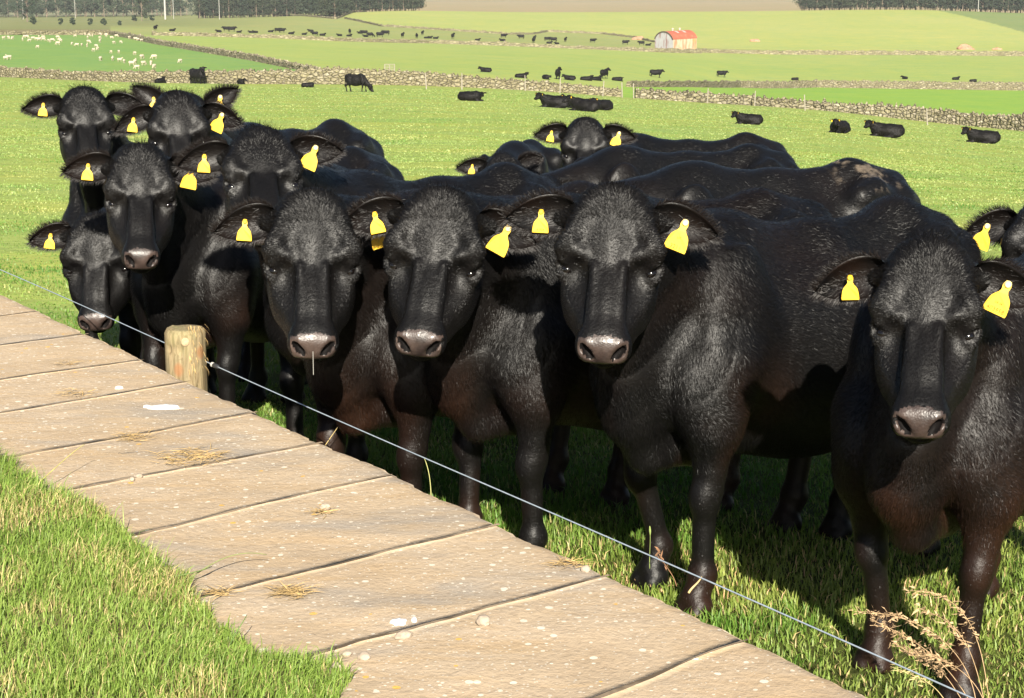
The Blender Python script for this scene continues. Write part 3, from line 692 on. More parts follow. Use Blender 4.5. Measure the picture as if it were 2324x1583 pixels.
EW = .124
def ear_w(U): 
    w_ = EW*.5*np.clip(np.sin(np.pi*np.clip(U, 0, 1)**.72*.90+.22), 0, 1)**.7*np.sqrt(np.clip(1-(np.maximum(U-.55, 0)/.45)**3.2, 0, 1))
    return np.maximum(w_, .002)
def ear_pt(fr, U, v, th=0.0):
    base, a, wv, n, L = fr; U = np.asarray(U, float)[:, None]; v = np.asarray(v, float)[:, None]; wd = ear_w(U)
    cup = .050*np.abs(v)**2.2*(1-U*.5)*np.where(v > 0, 1.0, .55)
    return base+a*(U*L)+wv*(wd*v*(1-.10*np.abs(v))-.035*U**2.0)+n*(cup-.018+.02*np.sin(U*2.6)-th*(1-v*v))
def ear_mesh(P, H, s, raise_, Hh, Uu, L=.205, back=0.0):
    """ear as a cupped leaf with an inner and an outer skin; Hh: level direction the face looks, Uu: up"""
    X = H[0]
    base = P+(X*(s*.088)+H[1]*.022+H[2]*(-.040))*HK
    a = X*s*math.cos(raise_)+Uu*math.sin(raise_); a = a*math.cos(back)-Hh*math.sin(back); a /= np.linalg.norm(a)
    n = Hh*.92+Uu*.10; n = n-a*(n@a); n /= np.linalg.norm(n); wv = np.cross(n, a); wv = wv if wv@Uu > 0 else -wv
    fr = (base, a, wv, n, L); nu, nv = 17, 13
    U, Vv = np.meshgrid(np.linspace(0, 1, nu), np.linspace(-1, 1, nv), indexing='ij')
    f = ear_pt(fr, U.ravel(), Vv.ravel()); b = ear_pt(fr, U.ravel(), Vv.ravel(), .011); ix = np.arange(nu*nv).reshape(nu, nv)
    qd = np.stack([ix[:-1, :-1], ix[1:, :-1], ix[1:, 1:], ix[:-1, 1:]], -1).reshape(-1, 4)
    m = nu*nv; q2 = qd[:, ::-1]+m; rim = []
    loop = [ix[i, 0] for i in range(nu)]+[ix[-1, j] for j in range(1, nv)]+[ix[i, -1] for i in range(nu-2, -1, -1)]
    for i in range(len(loop)-1): rim.append([loop[i+1], loop[i], loop[i]+m, loop[i+1]+m])
    Q = np.concatenate([qd, q2, np.array(rim)]); V = np.concatenate([f, b]); c = V[qd[nv*6]]
    if (np.cross(c[2]-c[0], c[3]-c[1])@n) < 0: Q = Q[:, ::-1]
    return V, Q, fr

def strands(P, N, D, L, Wd, lift, C):
    """short hairs: a tapering two-step blade at each root P, combed along D, raised by lift"""
    n = len(P); D = D-N*(D*N).sum(1)[:, None]; D /= np.linalg.norm(D, axis=1)[:, None]+1e-9
    S = np.cross(D, N); rr = rng.normal(0, .30, n)[:, None]; S = S*np.cos(rr)+N*np.sin(rr)
    L = L[:, None]; Wd = Wd[:, None]; lift = lift[:, None]; curl = rng.normal(0, .25, n)[:, None]
    m = P+(D*.55+N*lift*.75+S*curl*.15)*L; tip = P+(D+N*lift*.9+S*curl*.45)*L
    V = np.stack([P-S*Wd-N*.002, P+S*Wd-N*.002, m+S*Wd*.75, m-S*Wd*.75, tip], 1).reshape(-1, 3)
    i = np.arange(n)*5; Q = np.stack([i, i+1, i+2, i+3], 1); T = np.stack([i+3, i+2, i+4], 1)
    return V, Q, T, np.repeat(C, 5, 0)

BLACK = np.array([.0036, .0033, .0033]); RUST = np.array([.026, .0105, .005])
def build_cow(name, spec):
    Zd = spec['Z']; poll_w = at_depth(*spec['poll'], Zd) if 'poll' in spec else None
    psi = R(spec['yaw'])                                   # rump lies along (sin, cos) of psi seen from the withers
    h = np.array([-math.sin(psi), -math.cos(psi)])         # heading
    lft = np.array([-h[1], h[0]])
    a, b = spec.get('reach', (.60, 0.0)); S = spec.get('scale', 1.0)
    wxy = poll_w[:2]-h*a*S-lft*b*S
    sl = math.atan(GSL if wxy[1] < 14 else -.09)
    z0 = float(gz(wxy[0], wxy[1]))
    # root frame follows the slope of the field
    fwd = np.array([h[0], h[1], GSL*h[1]]); fwd /= np.linalg.norm(fwd); lf = np.array([lft[0], lft[1], GSL*lft[1]*.6]); lf -= fwd*(lf@fwd); lf /= np.linalg.norm(lf); up = np.cross(fwd, lf)
    Bm = np.stack([fwd, lf, up])                            # rows
    loc = np.array([wxy[0], wxy[1], z0])
    toL = lambda p: (Bm@(np.asarray(p)-loc))/S
    P = toL(poll_w)
    # head axes in the world
    tc = CAM[:2]-poll_w[:2]; tc /= np.linalg.norm(tc); fy = R(spec.get('fyaw', 0))
    hd = np.array([tc[0]*math.cos(fy)-tc[1]*math.sin(fy), tc[0]*math.sin(fy)+tc[1]*math.cos(fy), 0])
    pt = R(spec.get('pitch', 50)); Yd = hd*math.cos(pt)+np.array([0, 0, -math.sin(pt)]); Zn = hd*math.sin(pt)+np.array([0, 0, math.cos(pt)])
    rl = R(spec.get('roll', 0)); ax = Zn
    Xr = np.cross(Yd, Zn); Yd2 = Yd*math.cos(rl)+Xr*math.sin(rl); X2 = Xr*math.cos(rl)-Yd*math.sin(rl)
    H = np.stack([Bm@X2, Bm@Yd2, Bm@Zn]); H0 = H; kx = 1+.05*math.sin(spec['seed']*2.3); ky = 1+.04*math.sin(spec['seed']*3.7+1)
    res = spec['res']; lo = np.minimum([-1.38, -.45, -.04], P-.5); hi = np.maximum([.55, .45, 1.32], P+[.5, .5, .35])
    lo[0] = -1.36; lo[2] = -.03; lo[1] = min(-.42, P[1]-.34); hi[1] = max(.42, P[1]+.34); hi[0] = max(.52, P[0]+.42); hi[2] = max(1.25, P[2]+.2)
    F = Field(lo, hi, res)
    trunk(F); legs(F, S, spec); neck(F, P, H); head(F, P, H, kx, ky)
    V, Q = F.mesh(); N = vnormals(V, Q)
    if (N*(V-np.array([-.45, 0, .8]))).sum(1).mean() < 0: Q = Q[:, ::-1]; N = -N
    # head coordinates of every point
    hs = np.array([kx, ky, 1.0]); hc = (V-P)@H.T/HK/hs
    inhead = (hc[:, 1] > -.03) & (hc[:, 1] < .5) & (np.abs(hc[:, 0]) < .16) & (hc[:, 2] > -.24) & (hc[:, 2] < .1)
    t_neck = np.clip(((V-np.array([.05, 0, .93]))@(P-np.array([.05, 0, .93])))/((P-np.array([.05, 0, .93]))@(P-np.array([.05, 0, .93]))), -1, 2)
    neckm = smooth01(.0, .35, t_neck)*smooth01(1.02, .8, t_neck)*(~inhead)
    wob = vnoise(V*4.0, 5)
    fold = np.abs(np.sin((t_neck*6.2+wob*.55)*math.pi))**.5
    sidev = (V-P)@H[0]
    V = V-N*((1-fold)*.017*neckm*smooth01(1.15, .75, V[:, 2]-.0*sidev))[:, None]
    V = V+N*((.006*vnoise(V*5.5, 9)+.010*vnoise(V*3.2+spec['seed'], 19))*(~inhead)*smooth01(.2, .6, V[:, 2]))[:, None]
    ribs = np.sin(V[:, 0]*38+vnoise(V*3, 2)*2)*smooth01(-.2, -.35, V[:, 0])*smooth01(-.85, -.7, V[:, 0])*smooth01(.55, .7, V[:, 2])*smooth01(1.05, .95, V[:, 2])
    V = V+N*(ribs*.0025)[:, None]
    # pigment
    r1 = vnoise(V*3.1+spec['seed'], 11)*.5+vnoise(V*8+spec['seed'], 12)*.3
    rust = smooth01(.1, .75, r1+spec.get('rust', .2))*(.35+.65*smooth01(.85, .45, V[:, 2]))*(1-inhead*.75)
    rust = np.clip(rust*spec.get('rustk', .8)*.8, 0, 1)*(.45+.55*smooth01(.8, .5, V[:, 2]))
    Cv = BLACK+(RUST-BLACK)*rust[:, None]
    if spec.get('scab'):
        mk = smooth01(-.75, -.85, V[:, 0])*smooth01(-1.15, -1.05, V[:, 0])*smooth01(1.07, 1.11, V[:, 2])*smooth01(.10, .45, .75*vnoise(V*13, 6)+.6*vnoise(V*55, 7))
        Cv = Cv+(np.array([.10, .08, .06])-Cv)*mk[:, None]
    # nose pad faces
    fc = V[Q].mean(1); fh = (fc-P)@H.T/HK/hs
    pd = fh-PADC; pt_, pn_ = pd@PADT, pd@PADN
    nose = (pn_ > -.016) & (np.abs(fh[:, 0]) < .059-.25*np.maximum(pt_-.01, 0)) & (pt_ > -.043+.010*(np.abs(fh[:, 0])/.05)**2) & (pt_ < .042) & (pn_ < .06)
    slit = np.zeros(len(Q), bool)
    for s_ in (1, -1):
        ax_ = nostril_axes(s_); w3 = (fh-(PADC+np.array([s_*.0375, 0, 0])+PADT*.002+PADN*.013))@ax_.T
        slit |= nose & ((w3[:, 0]/.0108)**2+(w3[:, 1]/.0262)**2 < 1.0) & (w3[:, 2] < .012)
    allV = [V]; allQ = [Q]; allT = []; allC = [Cv]; mi = [np.where(slit, 2, np.where(nose, 1, 0))]; off = len(V); miT = 0
    # ears
    er = spec.get('ears', ((12, .0), (12, .0))); ear_frames = []
    for s, (rs, bk) in zip((1, -1), er):
        ev, eq, fr = ear_mesh(P, H, s, R(rs), Bm@hd, Bm@np.array([0, 0, 1.0]), back=R(bk)); ear_frames.append(fr)
        allV.append(ev); allQ.append(eq+off); mi.append(np.zeros(len(eq), int)); off += len(ev)
        u = ((ev-fr[0])@fr[1])/fr[4]; inner = smooth01(-.004, .006, (ev-fr[0])@fr[3]+.02)
        er_r = (.25+.3*vnoise(ev*14, 4))*smooth01(0, .4, u); allC.append(BLACK*1.15+(RUST*.45-BLACK)*np.clip(er_r, 0, 1)[:, None]*spec.get('rustk', .8))
    # fur
    def seed_on(Vs, Qs, n, wsel=None):
        ar = np.linalg.norm(np.cross(Vs[Qs[:, 2]]-Vs[Qs[:, 0]], Vs[Qs[:, 3]]-Vs[Qs[:, 1]]), axis=1)*.5
        if wsel is not None: ar = ar*wsel
        pr = ar/ar.sum(); fi = rng.choice(len(Qs), n, p=pr); r1, r2 = rng.random(n), rng.random(n)
        q = Qs[fi]; wts = [(1-r1)*(1-r2), r1*(1-r2), r1*r2, (1-r1)*r2]
        return sum(Vs[q[:, i]]*wts[i][:, None] for i in range(4)), fi, q
    nf = spec['fur']
    camL = toL(CAM); fcn = N[Q].mean(1); vis = ((camL-fc)*fcn).sum(1) > -.15*np.linalg.norm(camL-fc, axis=1)
    fin = (fh[:, 1] > -.03) & (fh[:, 1] < .5) & (np.abs(fh[:, 0]) < .16) & (fh[:, 2] > -.24) & (fh[:, 2] < .1)
    wsel = (vis*1.0+.03)*(1+fin*1.6)*(~nose)*smooth01(.03, .08, fc[:, 2])*(.18+.82*smooth01(.42, .60, fc[:, 2]))
    p, fi, q = seed_on(V, Q, nf, wsel); nn = N[q].mean(1); hcp = (p-P)@H.T/HK/hs; isin = fin[fi]
    D = np.zeros_like(p); D[:] = (-.75, 0, -.55); D[p[:, 2] < .62] = (-.1, 0, -1)
    tn = t_neck[q[:, 0]]; nk = (neckm[q[:, 0]] > .15)
    nd = np.array([.05, 0, .80])-P; nd = nd/np.linalg.norm(nd); D[nk] = nd*.6+np.array([0, 0, -.8])
    whorl = np.array([0, .165]); rad = np.stack([hcp[:, 0]*1.6, hcp[:, 1]-.165], 1); rad /= np.linalg.norm(rad, axis=1)[:, None]+1e-6
    rad = np.where((hcp[:, 1] > .2)[:, None], np.stack([hcp[:, 0]*3, np.full(len(p), .35)], 1), rad)
    Dh = H[0]*rad[:, :1]+H[1]*rad[:, 1:]; side = hcp[:, 2] < -.06; Dh[side] = -H[1]*.4-H[2]*.8; D[isin] = Dh[isin]
    sw = vnoise(p*6+spec['seed'], 21)*.55+rng.normal(0, .18, nf); T2 = np.cross(nn, D); D = D*np.cos(sw)[:, None]+T2*np.sin(sw)[:, None]
    Lh = np.full(nf, .021); Lh[isin] = .011; Lh[isin & (hcp[:, 1] > .15)] = .007; Lh[isin & (hcp[:, 1] > .3)] = .005
    poll = isin & (hcp[:, 1] < .085) & (hcp[:, 2] > -.05); Lh[poll] = rng.uniform(.010, .024, poll.sum()); Lh[p[:, 2] < .45] = .010
    D[poll] = D[poll]+rng.normal(0, .45, (poll.sum(), 3))
    bris = (~isin) & (p[:, 0] > .12) & (p[:, 2] < .75) & (p[:, 2] > .42) & (np.abs(p[:, 1]) < .15); Lh[bris] = .028
    Lh *= rng.uniform(.65, 1.25, nf); lift = np.clip(rng.normal(.13, .08, nf), .03, .5); lift[poll] = np.clip(rng.normal(.24, .12, poll.sum()), .05, .7)
    Cf = Cv[q[:, 0]]*np.exp(rng.normal(.05, .26, nf))[:, None]
    ws = spec.get('hw', .00065)
    for (pp, n_, d_, l_, w2, li, c_) in [(p, nn, D, Lh, np.full(nf, ws), lift, Cf)]:
        sv, sq, st, sc = strands(pp, n_, d_, l_, w2, li, c_); allV.append(sv); allQ.append(sq+off); allT.append(st+off); allC.append(sc); mi.append(np.zeros(len(sq), int)); off += len(sv)
    # poll tuft and ear fringe
    nt_ = 380; x = rng.normal(0, .04, nt_); pr = P+H[0]*x[:, None]+H[1]*rng.uniform(-.045, .03, nt_)[:, None]+H[2]*rng.uniform(.015, .045, nt_)[:, None]
    sv, sq, st, sc = strands(pr, np.tile(-H[1]*.8+H[2]*.6, (nt_, 1)), H[0]*(x[:, None]*14)+H[1]*rng.normal(.2, .5, nt_)[:, None]+H[2]*.3, rng.uniform(.010, .024, nt_), np.full(nt_, ws*1.1), rng.uniform(.4, 1.3, nt_), np.tile(BLACK*1.4, (nt_, 1)))
    allV.append(sv); allQ.append(sq+off); allT.append(st+off); allC.append(sc); mi.append(np.zeros(len(sq), int)); off += len(sv)
    for s, (base, ea, wv, en, EL) in zip((1, -1), ear_frames):
        ne = 1100; U = rng.uniform(.08, 1.0, ne); sg = rng.choice([-1, 1], ne)
        vv = np.where(rng.random(ne) < .6, sg*rng.uniform(.85, 1.0, ne), rng.uniform(-.9, .9, ne)); pr = ear_pt((base, ea, wv, en, EL), U, vv)
        d_ = ea*(.35+.5*U)[:, None]+wv*(vv*.8)[:, None]+rng.normal(0, .25, (ne, 3))
        sv, sq, st, sc = strands(pr, np.tile(en, (ne, 1)), d_, rng.uniform(.012, .032, ne), np.full(ne, ws), rng.uniform(.1, .5, ne), np.tile(BLACK*1.2+RUST*.12, (ne, 1)))
        allV.append(sv); allQ.append(sq+off); allT.append(st+off); allC.append(sc); mi.append(np.zeros(len(sq), int)); off += len(sv)
    Tt = np.concatenate(allT); VV = np.concatenate(allV)
    me = mesh_np('black_cow', VV, [np.concatenate(allQ), Tt], True, np.concatenate(mi+[np.zeros(len(Tt), int)]), np.concatenate(allC))
    cow = link('black_cow', me, [M['coat'], M['nose'], M['nostril']])
    cow.matrix_world = Matrix([[*(Bm[:, 0]*S), 0][:3]+[loc[0]], [*(Bm[:, 1]*S)][:3]+[loc[1]], [*(Bm[:, 2]*S)][:3]+[loc[2]], [0, 0, 0, 1]])
    tag(cow, spec['label'], 'cow', 'young black cattle crowding at the fence')
    # eyes
    for s in (1, -1):
        c = P+(H[0]*(s*.1010*kx)+H[1]*.189*ky+H[2]*(-.0425))*HK
        bm = bmesh.new(); bmesh.ops.create_uvsphere(bm, u_segments=14, v_segments=10, radius=.0190); mm = bpy.data.meshes.new('eye'); bm.to_mesh(mm); bm.free()
        for pl in mm.polygons: pl.use_smooth = True
        o = link('eye', mm, [M['eye']], cow); o.location = c
    # ear tags
    for s, tg, fr in zip((1, -1), spec.get('tags', (('s', 5), ('b', 22))), ear_frames):
        if not tg: continue
        size = .70 if tg[0] == 's' else .98
        ear_tag(cow, Bm, fr, s, size, R(tg[1]), tg[2] if len(tg) > 2 else None, tg[3] if len(tg) > 3 else .5, tg[0] == 's')
    return cow

def ear_tag(cow, Bm, fr, s, k, ang, text, u, dirty):
    base, ea, wv, en, EL = fr
    wpos = ear_pt(fr, [u], [.12])[0]+en*.022
    dn_w = np.array([0, 0, -1.0]); cw = CAM-np.array(cow.matrix_world@Vector(wpos)); cw[2] *= .4; cw /= np.linalg.norm(cw)
    nz = Bm@cw; nz = nz*.75+en*.45; nz /= np.linalg.norm(nz)
    d = Bm@dn_w; d = d-nz*(d@nz); d /= np.linalg.norm(d); x = np.cross(nz, d)      # x: image left when seen from the front
    d2 = d*math.cos(ang)+x*math.sin(ang)*-1; 
    if (d2@(Bm@np.array([1, 0, 0]))) > 0 and ang > 0: d2 = d*math.cos(ang)+x*math.sin(ang)
    x2 = np.cross(nz, d2)
    prof = [(.0, .011), (.006, .0115), (.012, .0105), (.018, .0095), (.026, .0135), (.034, .021), (.042, .0265), (.052, .0295), (.064, .0315), (.078, .033), (.084, .032)]
    pts = [(-w_, y_) for y_, w_ in prof]+[(w_, y_) for y_, w_ in prof[::-1]]+[(.007, -.009), (-.007, -.009)]
    n = len(pts); V = []
    for th in (.0012, -.0012):
        for x_, y_ in pts:
            V.append(x2*(x_*k)+d2*(y_*k)+nz*(th+.010+.004*math.sin(y_*25)))
    f = [list(range(n)), list(range(n, 2*n))[::-1]]; sd = [[(i+1) % n, i, n+i, n+(i+1) % n] for i in range(n)]
    me = mesh_np('ear_tag', np.array(V), [np.array(f), np.array(sd)], False)
    o = link('ear_tag', me, [M['tag']], cow); o.location = wpos
    bm = bmesh.new(); bmesh.ops.create_cone(bm, cap_ends=True, segments=16, radius1=.0105*k, radius2=.0075*k, depth=.007)
    rot = Matrix((tuple(x2), tuple(d2), tuple(nz))).transposed().to_4x4(); bmesh.ops.transform(bm, matrix=Matrix.Translation(Vector(nz*.0155))@rot, verts=bm.verts)
    mm = bpy.data.meshes.new('tag_button'); bm.to_mesh(mm); bm.free(); link('tag_button', mm, [M['tag_pale' if not dirty else 'tag']], o)
    if text:
        lines = text if isinstance(text, (list, tuple)) else [text]
        for li, (tx, sz, yy) in enumerate(lines):
            cu = bpy.data.curves.new('t', 'FONT'); cu.body = tx; cu.size = sz; cu.align_x = 'CENTER'; cu.resolution_u = 2
            to = bpy.data.objects.new('t', cu); COL.objects.link(to); dg = bpy.context.evaluated_depsgraph_get()
            m2 = bpy.data.meshes.new_from_object(to.evaluated_get(dg)); bpy.data.objects.remove(to)
            vv = np.zeros(len(m2.vertices)*3, np.float32); m2.vertices.foreach_get('co', vv); vv = vv.reshape(-1, 3)
            wpt = (-x2 if (np.cross(-x2, -d2)@nz) > 0 else x2)*vv[:, :1]*k+(-d2)*(vv[:, 1:2]*k)+d2*(yy*k)+nz*(.0125+.004*math.sin(yy*25))
            m2.vertices.foreach_set('co', np.ascontiguousarray(wpt, np.float32).ravel()); m2.update(); m2.name = 'tag_number'
            link('tag_number', m2, [M['tag_ink']], o)

FUR_N, FUR_M, FUR_F = 170000, 85000, 42000
COWS = [
 dict(poll=(1392,458), Z=4.98, scale=.985, yaw=50, fyaw=0, pitch=50, roll=3, reach=(.50,.14), res=.0085, fur=FUR_N, seed=1, rust=.28, rustk=.95, feet=(.02,-.10,.0,.08),
      ears=((4,8),(-2,12)), tags=(('s',2,[('4 904',.014,.076)]),('b',22,[('3211',.017,.079),('UK',.010,.048)])), label='large black cow with full chest and forelegs in view, yellow tag lettered 3211'),
 dict(poll=(2108,582), Z=4.28, scale=.91, yaw=34, fyaw=-2, pitch=45, roll=-1, reach=(.46,.10), res=.0085, fur=FUR_N, seed=2, rust=.42, rustk=1.0, feet=(.06,-.06,.0,.1),
      ears=((-8,10),(-12,16)), tags=(('s',-4),('b',24,[('403958',.0165,.078),('UK 58',.008,.056)])), label='black cow nearest the right edge with rusty brown forelegs and tag 403958'),
 dict(poll=(1003,462), Z=5.42, yaw=58, fyaw=-3, pitch=50, roll=7, reach=(.46,.20), res=.0085, fur=FUR_N, seed=3, rust=.25, rustk=.8, feet=(.0,.06,.0,.05),
      ears=((-4,10),(-6,18)), tags=(('s',-12),('b',30)), label='black cow in the middle of the front row, left of the cow tagged 3211'),
 dict(poll=(708,465), Z=5.5, yaw=42, fyaw=2, pitch=50, roll=2, reach=(.50,.14), res=.0085, fur=FUR_N, seed=4, rust=.45, rustk=.7, feet=(.0,.08,.0,.0),
      ears=((-4,12),(-4,14)), tags=(('s',4),('b',-16,None,.45)), label='black cow with a drip hanging from its nose, front row near the fence post'),
 dict(poll=(318,352), Z=7.2, yaw=24, fyaw=2, pitch=46, roll=3, reach=(.52,.06), res=.0105, fur=FUR_M, seed=5, rust=.3, rustk=.7, feet=(.0,.08,.0,.0),
      ears=((2,10),(-2,14)), tags=(('s',6),('b',14)), label='black cow holding its head up directly behind and left of the fence post'),
 dict(poll=(220,508), Z=7.8, yaw=18, fyaw=-10, pitch=54, roll=-2, reach=(.60,-.05), res=.0105, fur=FUR_M, seed=6, rust=.2, rustk=.5, feet=(.0,.08,.0,.0),
      ears=((2,8),(0,14)), tags=(('s',8),None), label='black cow with lowered head at the far left, muzzle just above the wall'),
 dict(poll=(590,318), Z=6.6, yaw=42, fyaw=2, pitch=31, roll=0, reach=(.52,.12), res=.0105, fur=FUR_M, seed=7, rust=.25, rustk=.6, feet=(.0,.05,.0,.0),
      ears=((-2,10),(10,12)), tags=(('s',4),('b',26)), label='black cow looking over the back of the cow with the nose drip'),
 dict(poll=(402,232), Z=8.3, yaw=30, fyaw=2, pitch=46, roll=0, reach=(.54,.08), res=.0125, fur=FUR_F, seed=8, rust=.2, rustk=.6,
      ears=((-14,10),(-8,12)), tags=(('s',8),('b',26)), label='black cow with level tagged ears, directly below the one with pricked ears'),
 dict(poll=(420,232), Z=9.7, scale=1.08, yaw=27, fyaw=4, pitch=44, roll=0, reach=(.54,.08), res=.0125, fur=FUR_F, seed=9, rust=.1, rustk=.5,
      ears=((50,20),(42,14)), tags=(('s',0,None,.42),('b',10)), label='black cow at the back left with upright pricked ears and a pointed tuft'),
 dict(poll=(190,218), Z=9.2, yaw=6, fyaw=2, pitch=44, roll=0, reach=(.54,.02), res=.0115, fur=FUR_M, seed=10, rust=.15, rustk=.5,
      ears=((6,8),(8,16)), tags=(('s',6),None), label='black cow furthest left at the back, round tufted head against the grass'),
 dict(poll=(1328,285), Z=10.8, yaw=62, fyaw=0, pitch=44, roll=0, reach=(.44,.28), res=.0125, fur=FUR_F, seed=11, rust=.15, rustk=.5,
      ears=((6,8),(2,10)), tags=(('s',10),('b',20)), label='black cow at the back centre, domed head rising alone against the grass'),
 dict(poll=(1140,362), Z=11.3, scale=.94, yaw=8, fyaw=6, pitch=30, roll=0, reach=(.50,.0), res=.0135, fur=FUR_F, seed=12, rust=.1, rustk=.4,
      ears=((8,14),(26,30)), tags=(('s',6),None), label='black cow at the very back, only hump and ears visible left of the domed head'),
 dict(poll=(1330,452), Z=7.6, yaw=63, fyaw=30, pitch=54, roll=0, reach=(.52,.10), res=.0125, fur=FUR_F, seed=13, rust=.2, rustk=.5,
      ears=((0,10),(0,10)), tags=(None, None), label='black cow with a pale scabby patch on its rump, head hidden behind the front row', scab=True),
 dict(poll=(1225,420), Z=9.4, yaw=60, fyaw=30, pitch=50, roll=0, reach=(.50,.10), res=.0125, fur=FUR_F, seed=14, rust=.2, rustk=.5,
      ears=((0,10),(0,10)), tags=(None, None), label='black cow showing only its back, just below the domed head at the back'),
 dict(poll=(2385,476), Z=6.2, yaw=86, fyaw=-6, pitch=40, roll=0, reach=(.52,.05), res=.0125, fur=FUR_F, seed=15, rust=.2, rustk=.5,
      ears=((-8,2),(-10,12)), tags=(('b',18,None,.55),None), label='black cow cut by the right edge, only forehead and one tagged ear showing'),
]
HERD = [build_cow('cow', sp) for sp in COWS]
# nose drip of the second cow
A = HERD[3]; dp = at_depth(710, 797, 5.05); dq = at_depth(711, 850, 5.06)
inv = A.matrix_world.inverted()
o = bars('nose_drip', [(tuple(inv@Vector(dp)), tuple(inv@Vector((dp+dq)/2))), (tuple(inv@Vector((dp+dq)/2)), tuple(inv@Vector(dq)))], .0007, M['pale_paint'], A, 6)

# ------------------------------------------------------------------ distant cattle and sheep: a few shapes, each animal an object
def animal(kind):
    F = Field((-1.45, -.5, -.05), (1.15, .5, 1.6), .026)
    if kind in ('stand', 'graze', 'front'):
        trunk(F); legs(F, 1, dict(feet=[.08, -.06, .05, -.08]))
        if kind == 'graze': P = np.array([.62, .03, .50]); f = np.array([.42, 0, -.9])
        elif kind == 'front': P = np.array([.40, -.14, 1.34]); f = np.array([.5, -.55, -.62])
        else: P = np.array([.55, .0, 1.20]); f = np.array([.75, .1, -.65])
    else:
        F.ell((0, 0, .36), (.32, .29, .36), None, .1); F.ell((-.45, 0, .33), (.55, .37, .36), None, .1); F.ell((-.85, .03, .34), (.30, .30, .30), None, .1)
        F.cap((.02, 0, .64), (-.95, 0, .58), .09, .08, .1)
        F.cap((.1, .2, .12), (.34, .20, .07), .09, .06, .05); F.cap((.34, .20, .07), (.10, .26, .05), .055, .05, .04)
        F.cap((.1, -.2, .12), (.32, -.20, .07), .09, .06, .05); F.cap((.32, -.2, .07), (.06, -.26, .05), .055, .05, .04)
        F.ell((-.75, .27, .17), (.27, .13, .17), None, .08); F.cap((-.6, .34, .07), (-.25, .36, .05), .06, .05, .05)
        if kind == 'lie': P = np.array([.40, .14, .86]); f = np.array([.42, .66, -.6])
        else: P = np.array([.25, .36, .62]); f = np.array([-.3, .8, -.55])
    f = f/np.linalg.norm(f); X = np.cross(f, [0, 0, 1]); X /= np.linalg.norm(X); Zn = np.cross(X, f); H = np.stack([X, f, Zn])
    if kind in ('stand', 'graze', 'front'): neck(F, P, H)
    else: F.cap((.0, 0, .55), P+f*.05-Zn*.08, .17, .10, .1); F.cap((.15, .02, .36), P+f*.12-Zn*.13, .15, .08, .1)
    head(F, P, H); V, Q = F.mesh(); N = vnormals(V, Q)
    if (N*(V-V.mean(0))).sum(1).mean() < 0: Q = Q[:, ::-1]; N = -N
    allV = [V]; allQ = [Q]; off = len(V); frs = []
    for s in (1, -1):
        hh = np.array([f[0], f[1], 0]); hh /= np.linalg.norm(hh); ev, eq, fr = ear_mesh(P, H, s, R(10), hh, np.array([0, 0, 1.0]), back=R(10)); allV.append(ev); allQ.append(eq+off); off += len(ev); frs.append(fr)
    V = V+N*(.012*vnoise(V*9, 3)+.008*vnoise(V*21, 4))[:, None]; allV[0] = V; c = np.concatenate([np.tile(BLACK, (sum(len(v) for v in allV), 1))])
    return mesh_np('far_cow_'+kind, np.concatenate(allV), np.concatenate(allQ), True, None, c), frs
AN = {}
for k in ('stand', 'graze', 'front', 'lie', 'curl'):
    AN[k], fr_ = animal(k); AN[k].materials.append(M['far_cow'])
    if k == 'lie': LIE_FR = fr_
tg_me = mesh_np('far_tag', np.array([(0, -.035, 0), (0, .035, 0), (0, .035, -.10), (0, -.035, -.10), (.01, -.035, 0), (.01, .035, 0), (.01, .035, -.10), (.01, -.035, -.10)]), np.array([[0, 1, 2, 3], [7, 6, 5, 4], [0, 4, 5, 1], [1, 5, 6, 2], [2, 6, 7, 3], [3, 7, 4, 0]]), False); tg_me.materials.append(M['tag'])
def far_cow(x, y, kind, deg, label, group, s=1.0, tags=False, dy=0.0):
    p = hit(x, y); o = bpy.data.objects.new('black_cow', AN[kind]); COL.objects.link(o)
    yw = float(np.interp(p[0]/p[1], *_c['W1'])); py_ = min(p[1], yw-1.6) if y > 150 and p[1] < yw+25 and group == 'black cattle resting in the near pasture' else p[1]
    o.location = (p[0]*py_/p[1], py_, float(gz(p[0]*py_/p[1], py_))-.03)
    if kind in ('lie', 'curl'): s = (s*.90, s*.90, s*.76)
    else: s = (s, s, s)
    o.rotation_euler = (0, 0, R(deg)); o.scale = s
    tag(o, label, 'cow', group)
    if tags:
        for fr in LIE_FR:
            t_ = bpy.data.objects.new('ear_tag', tg_me); COL.objects.link(t_); t_.parent = o; t_.location = fr[0]+fr[1]*.11+fr[3]*.04
    return o
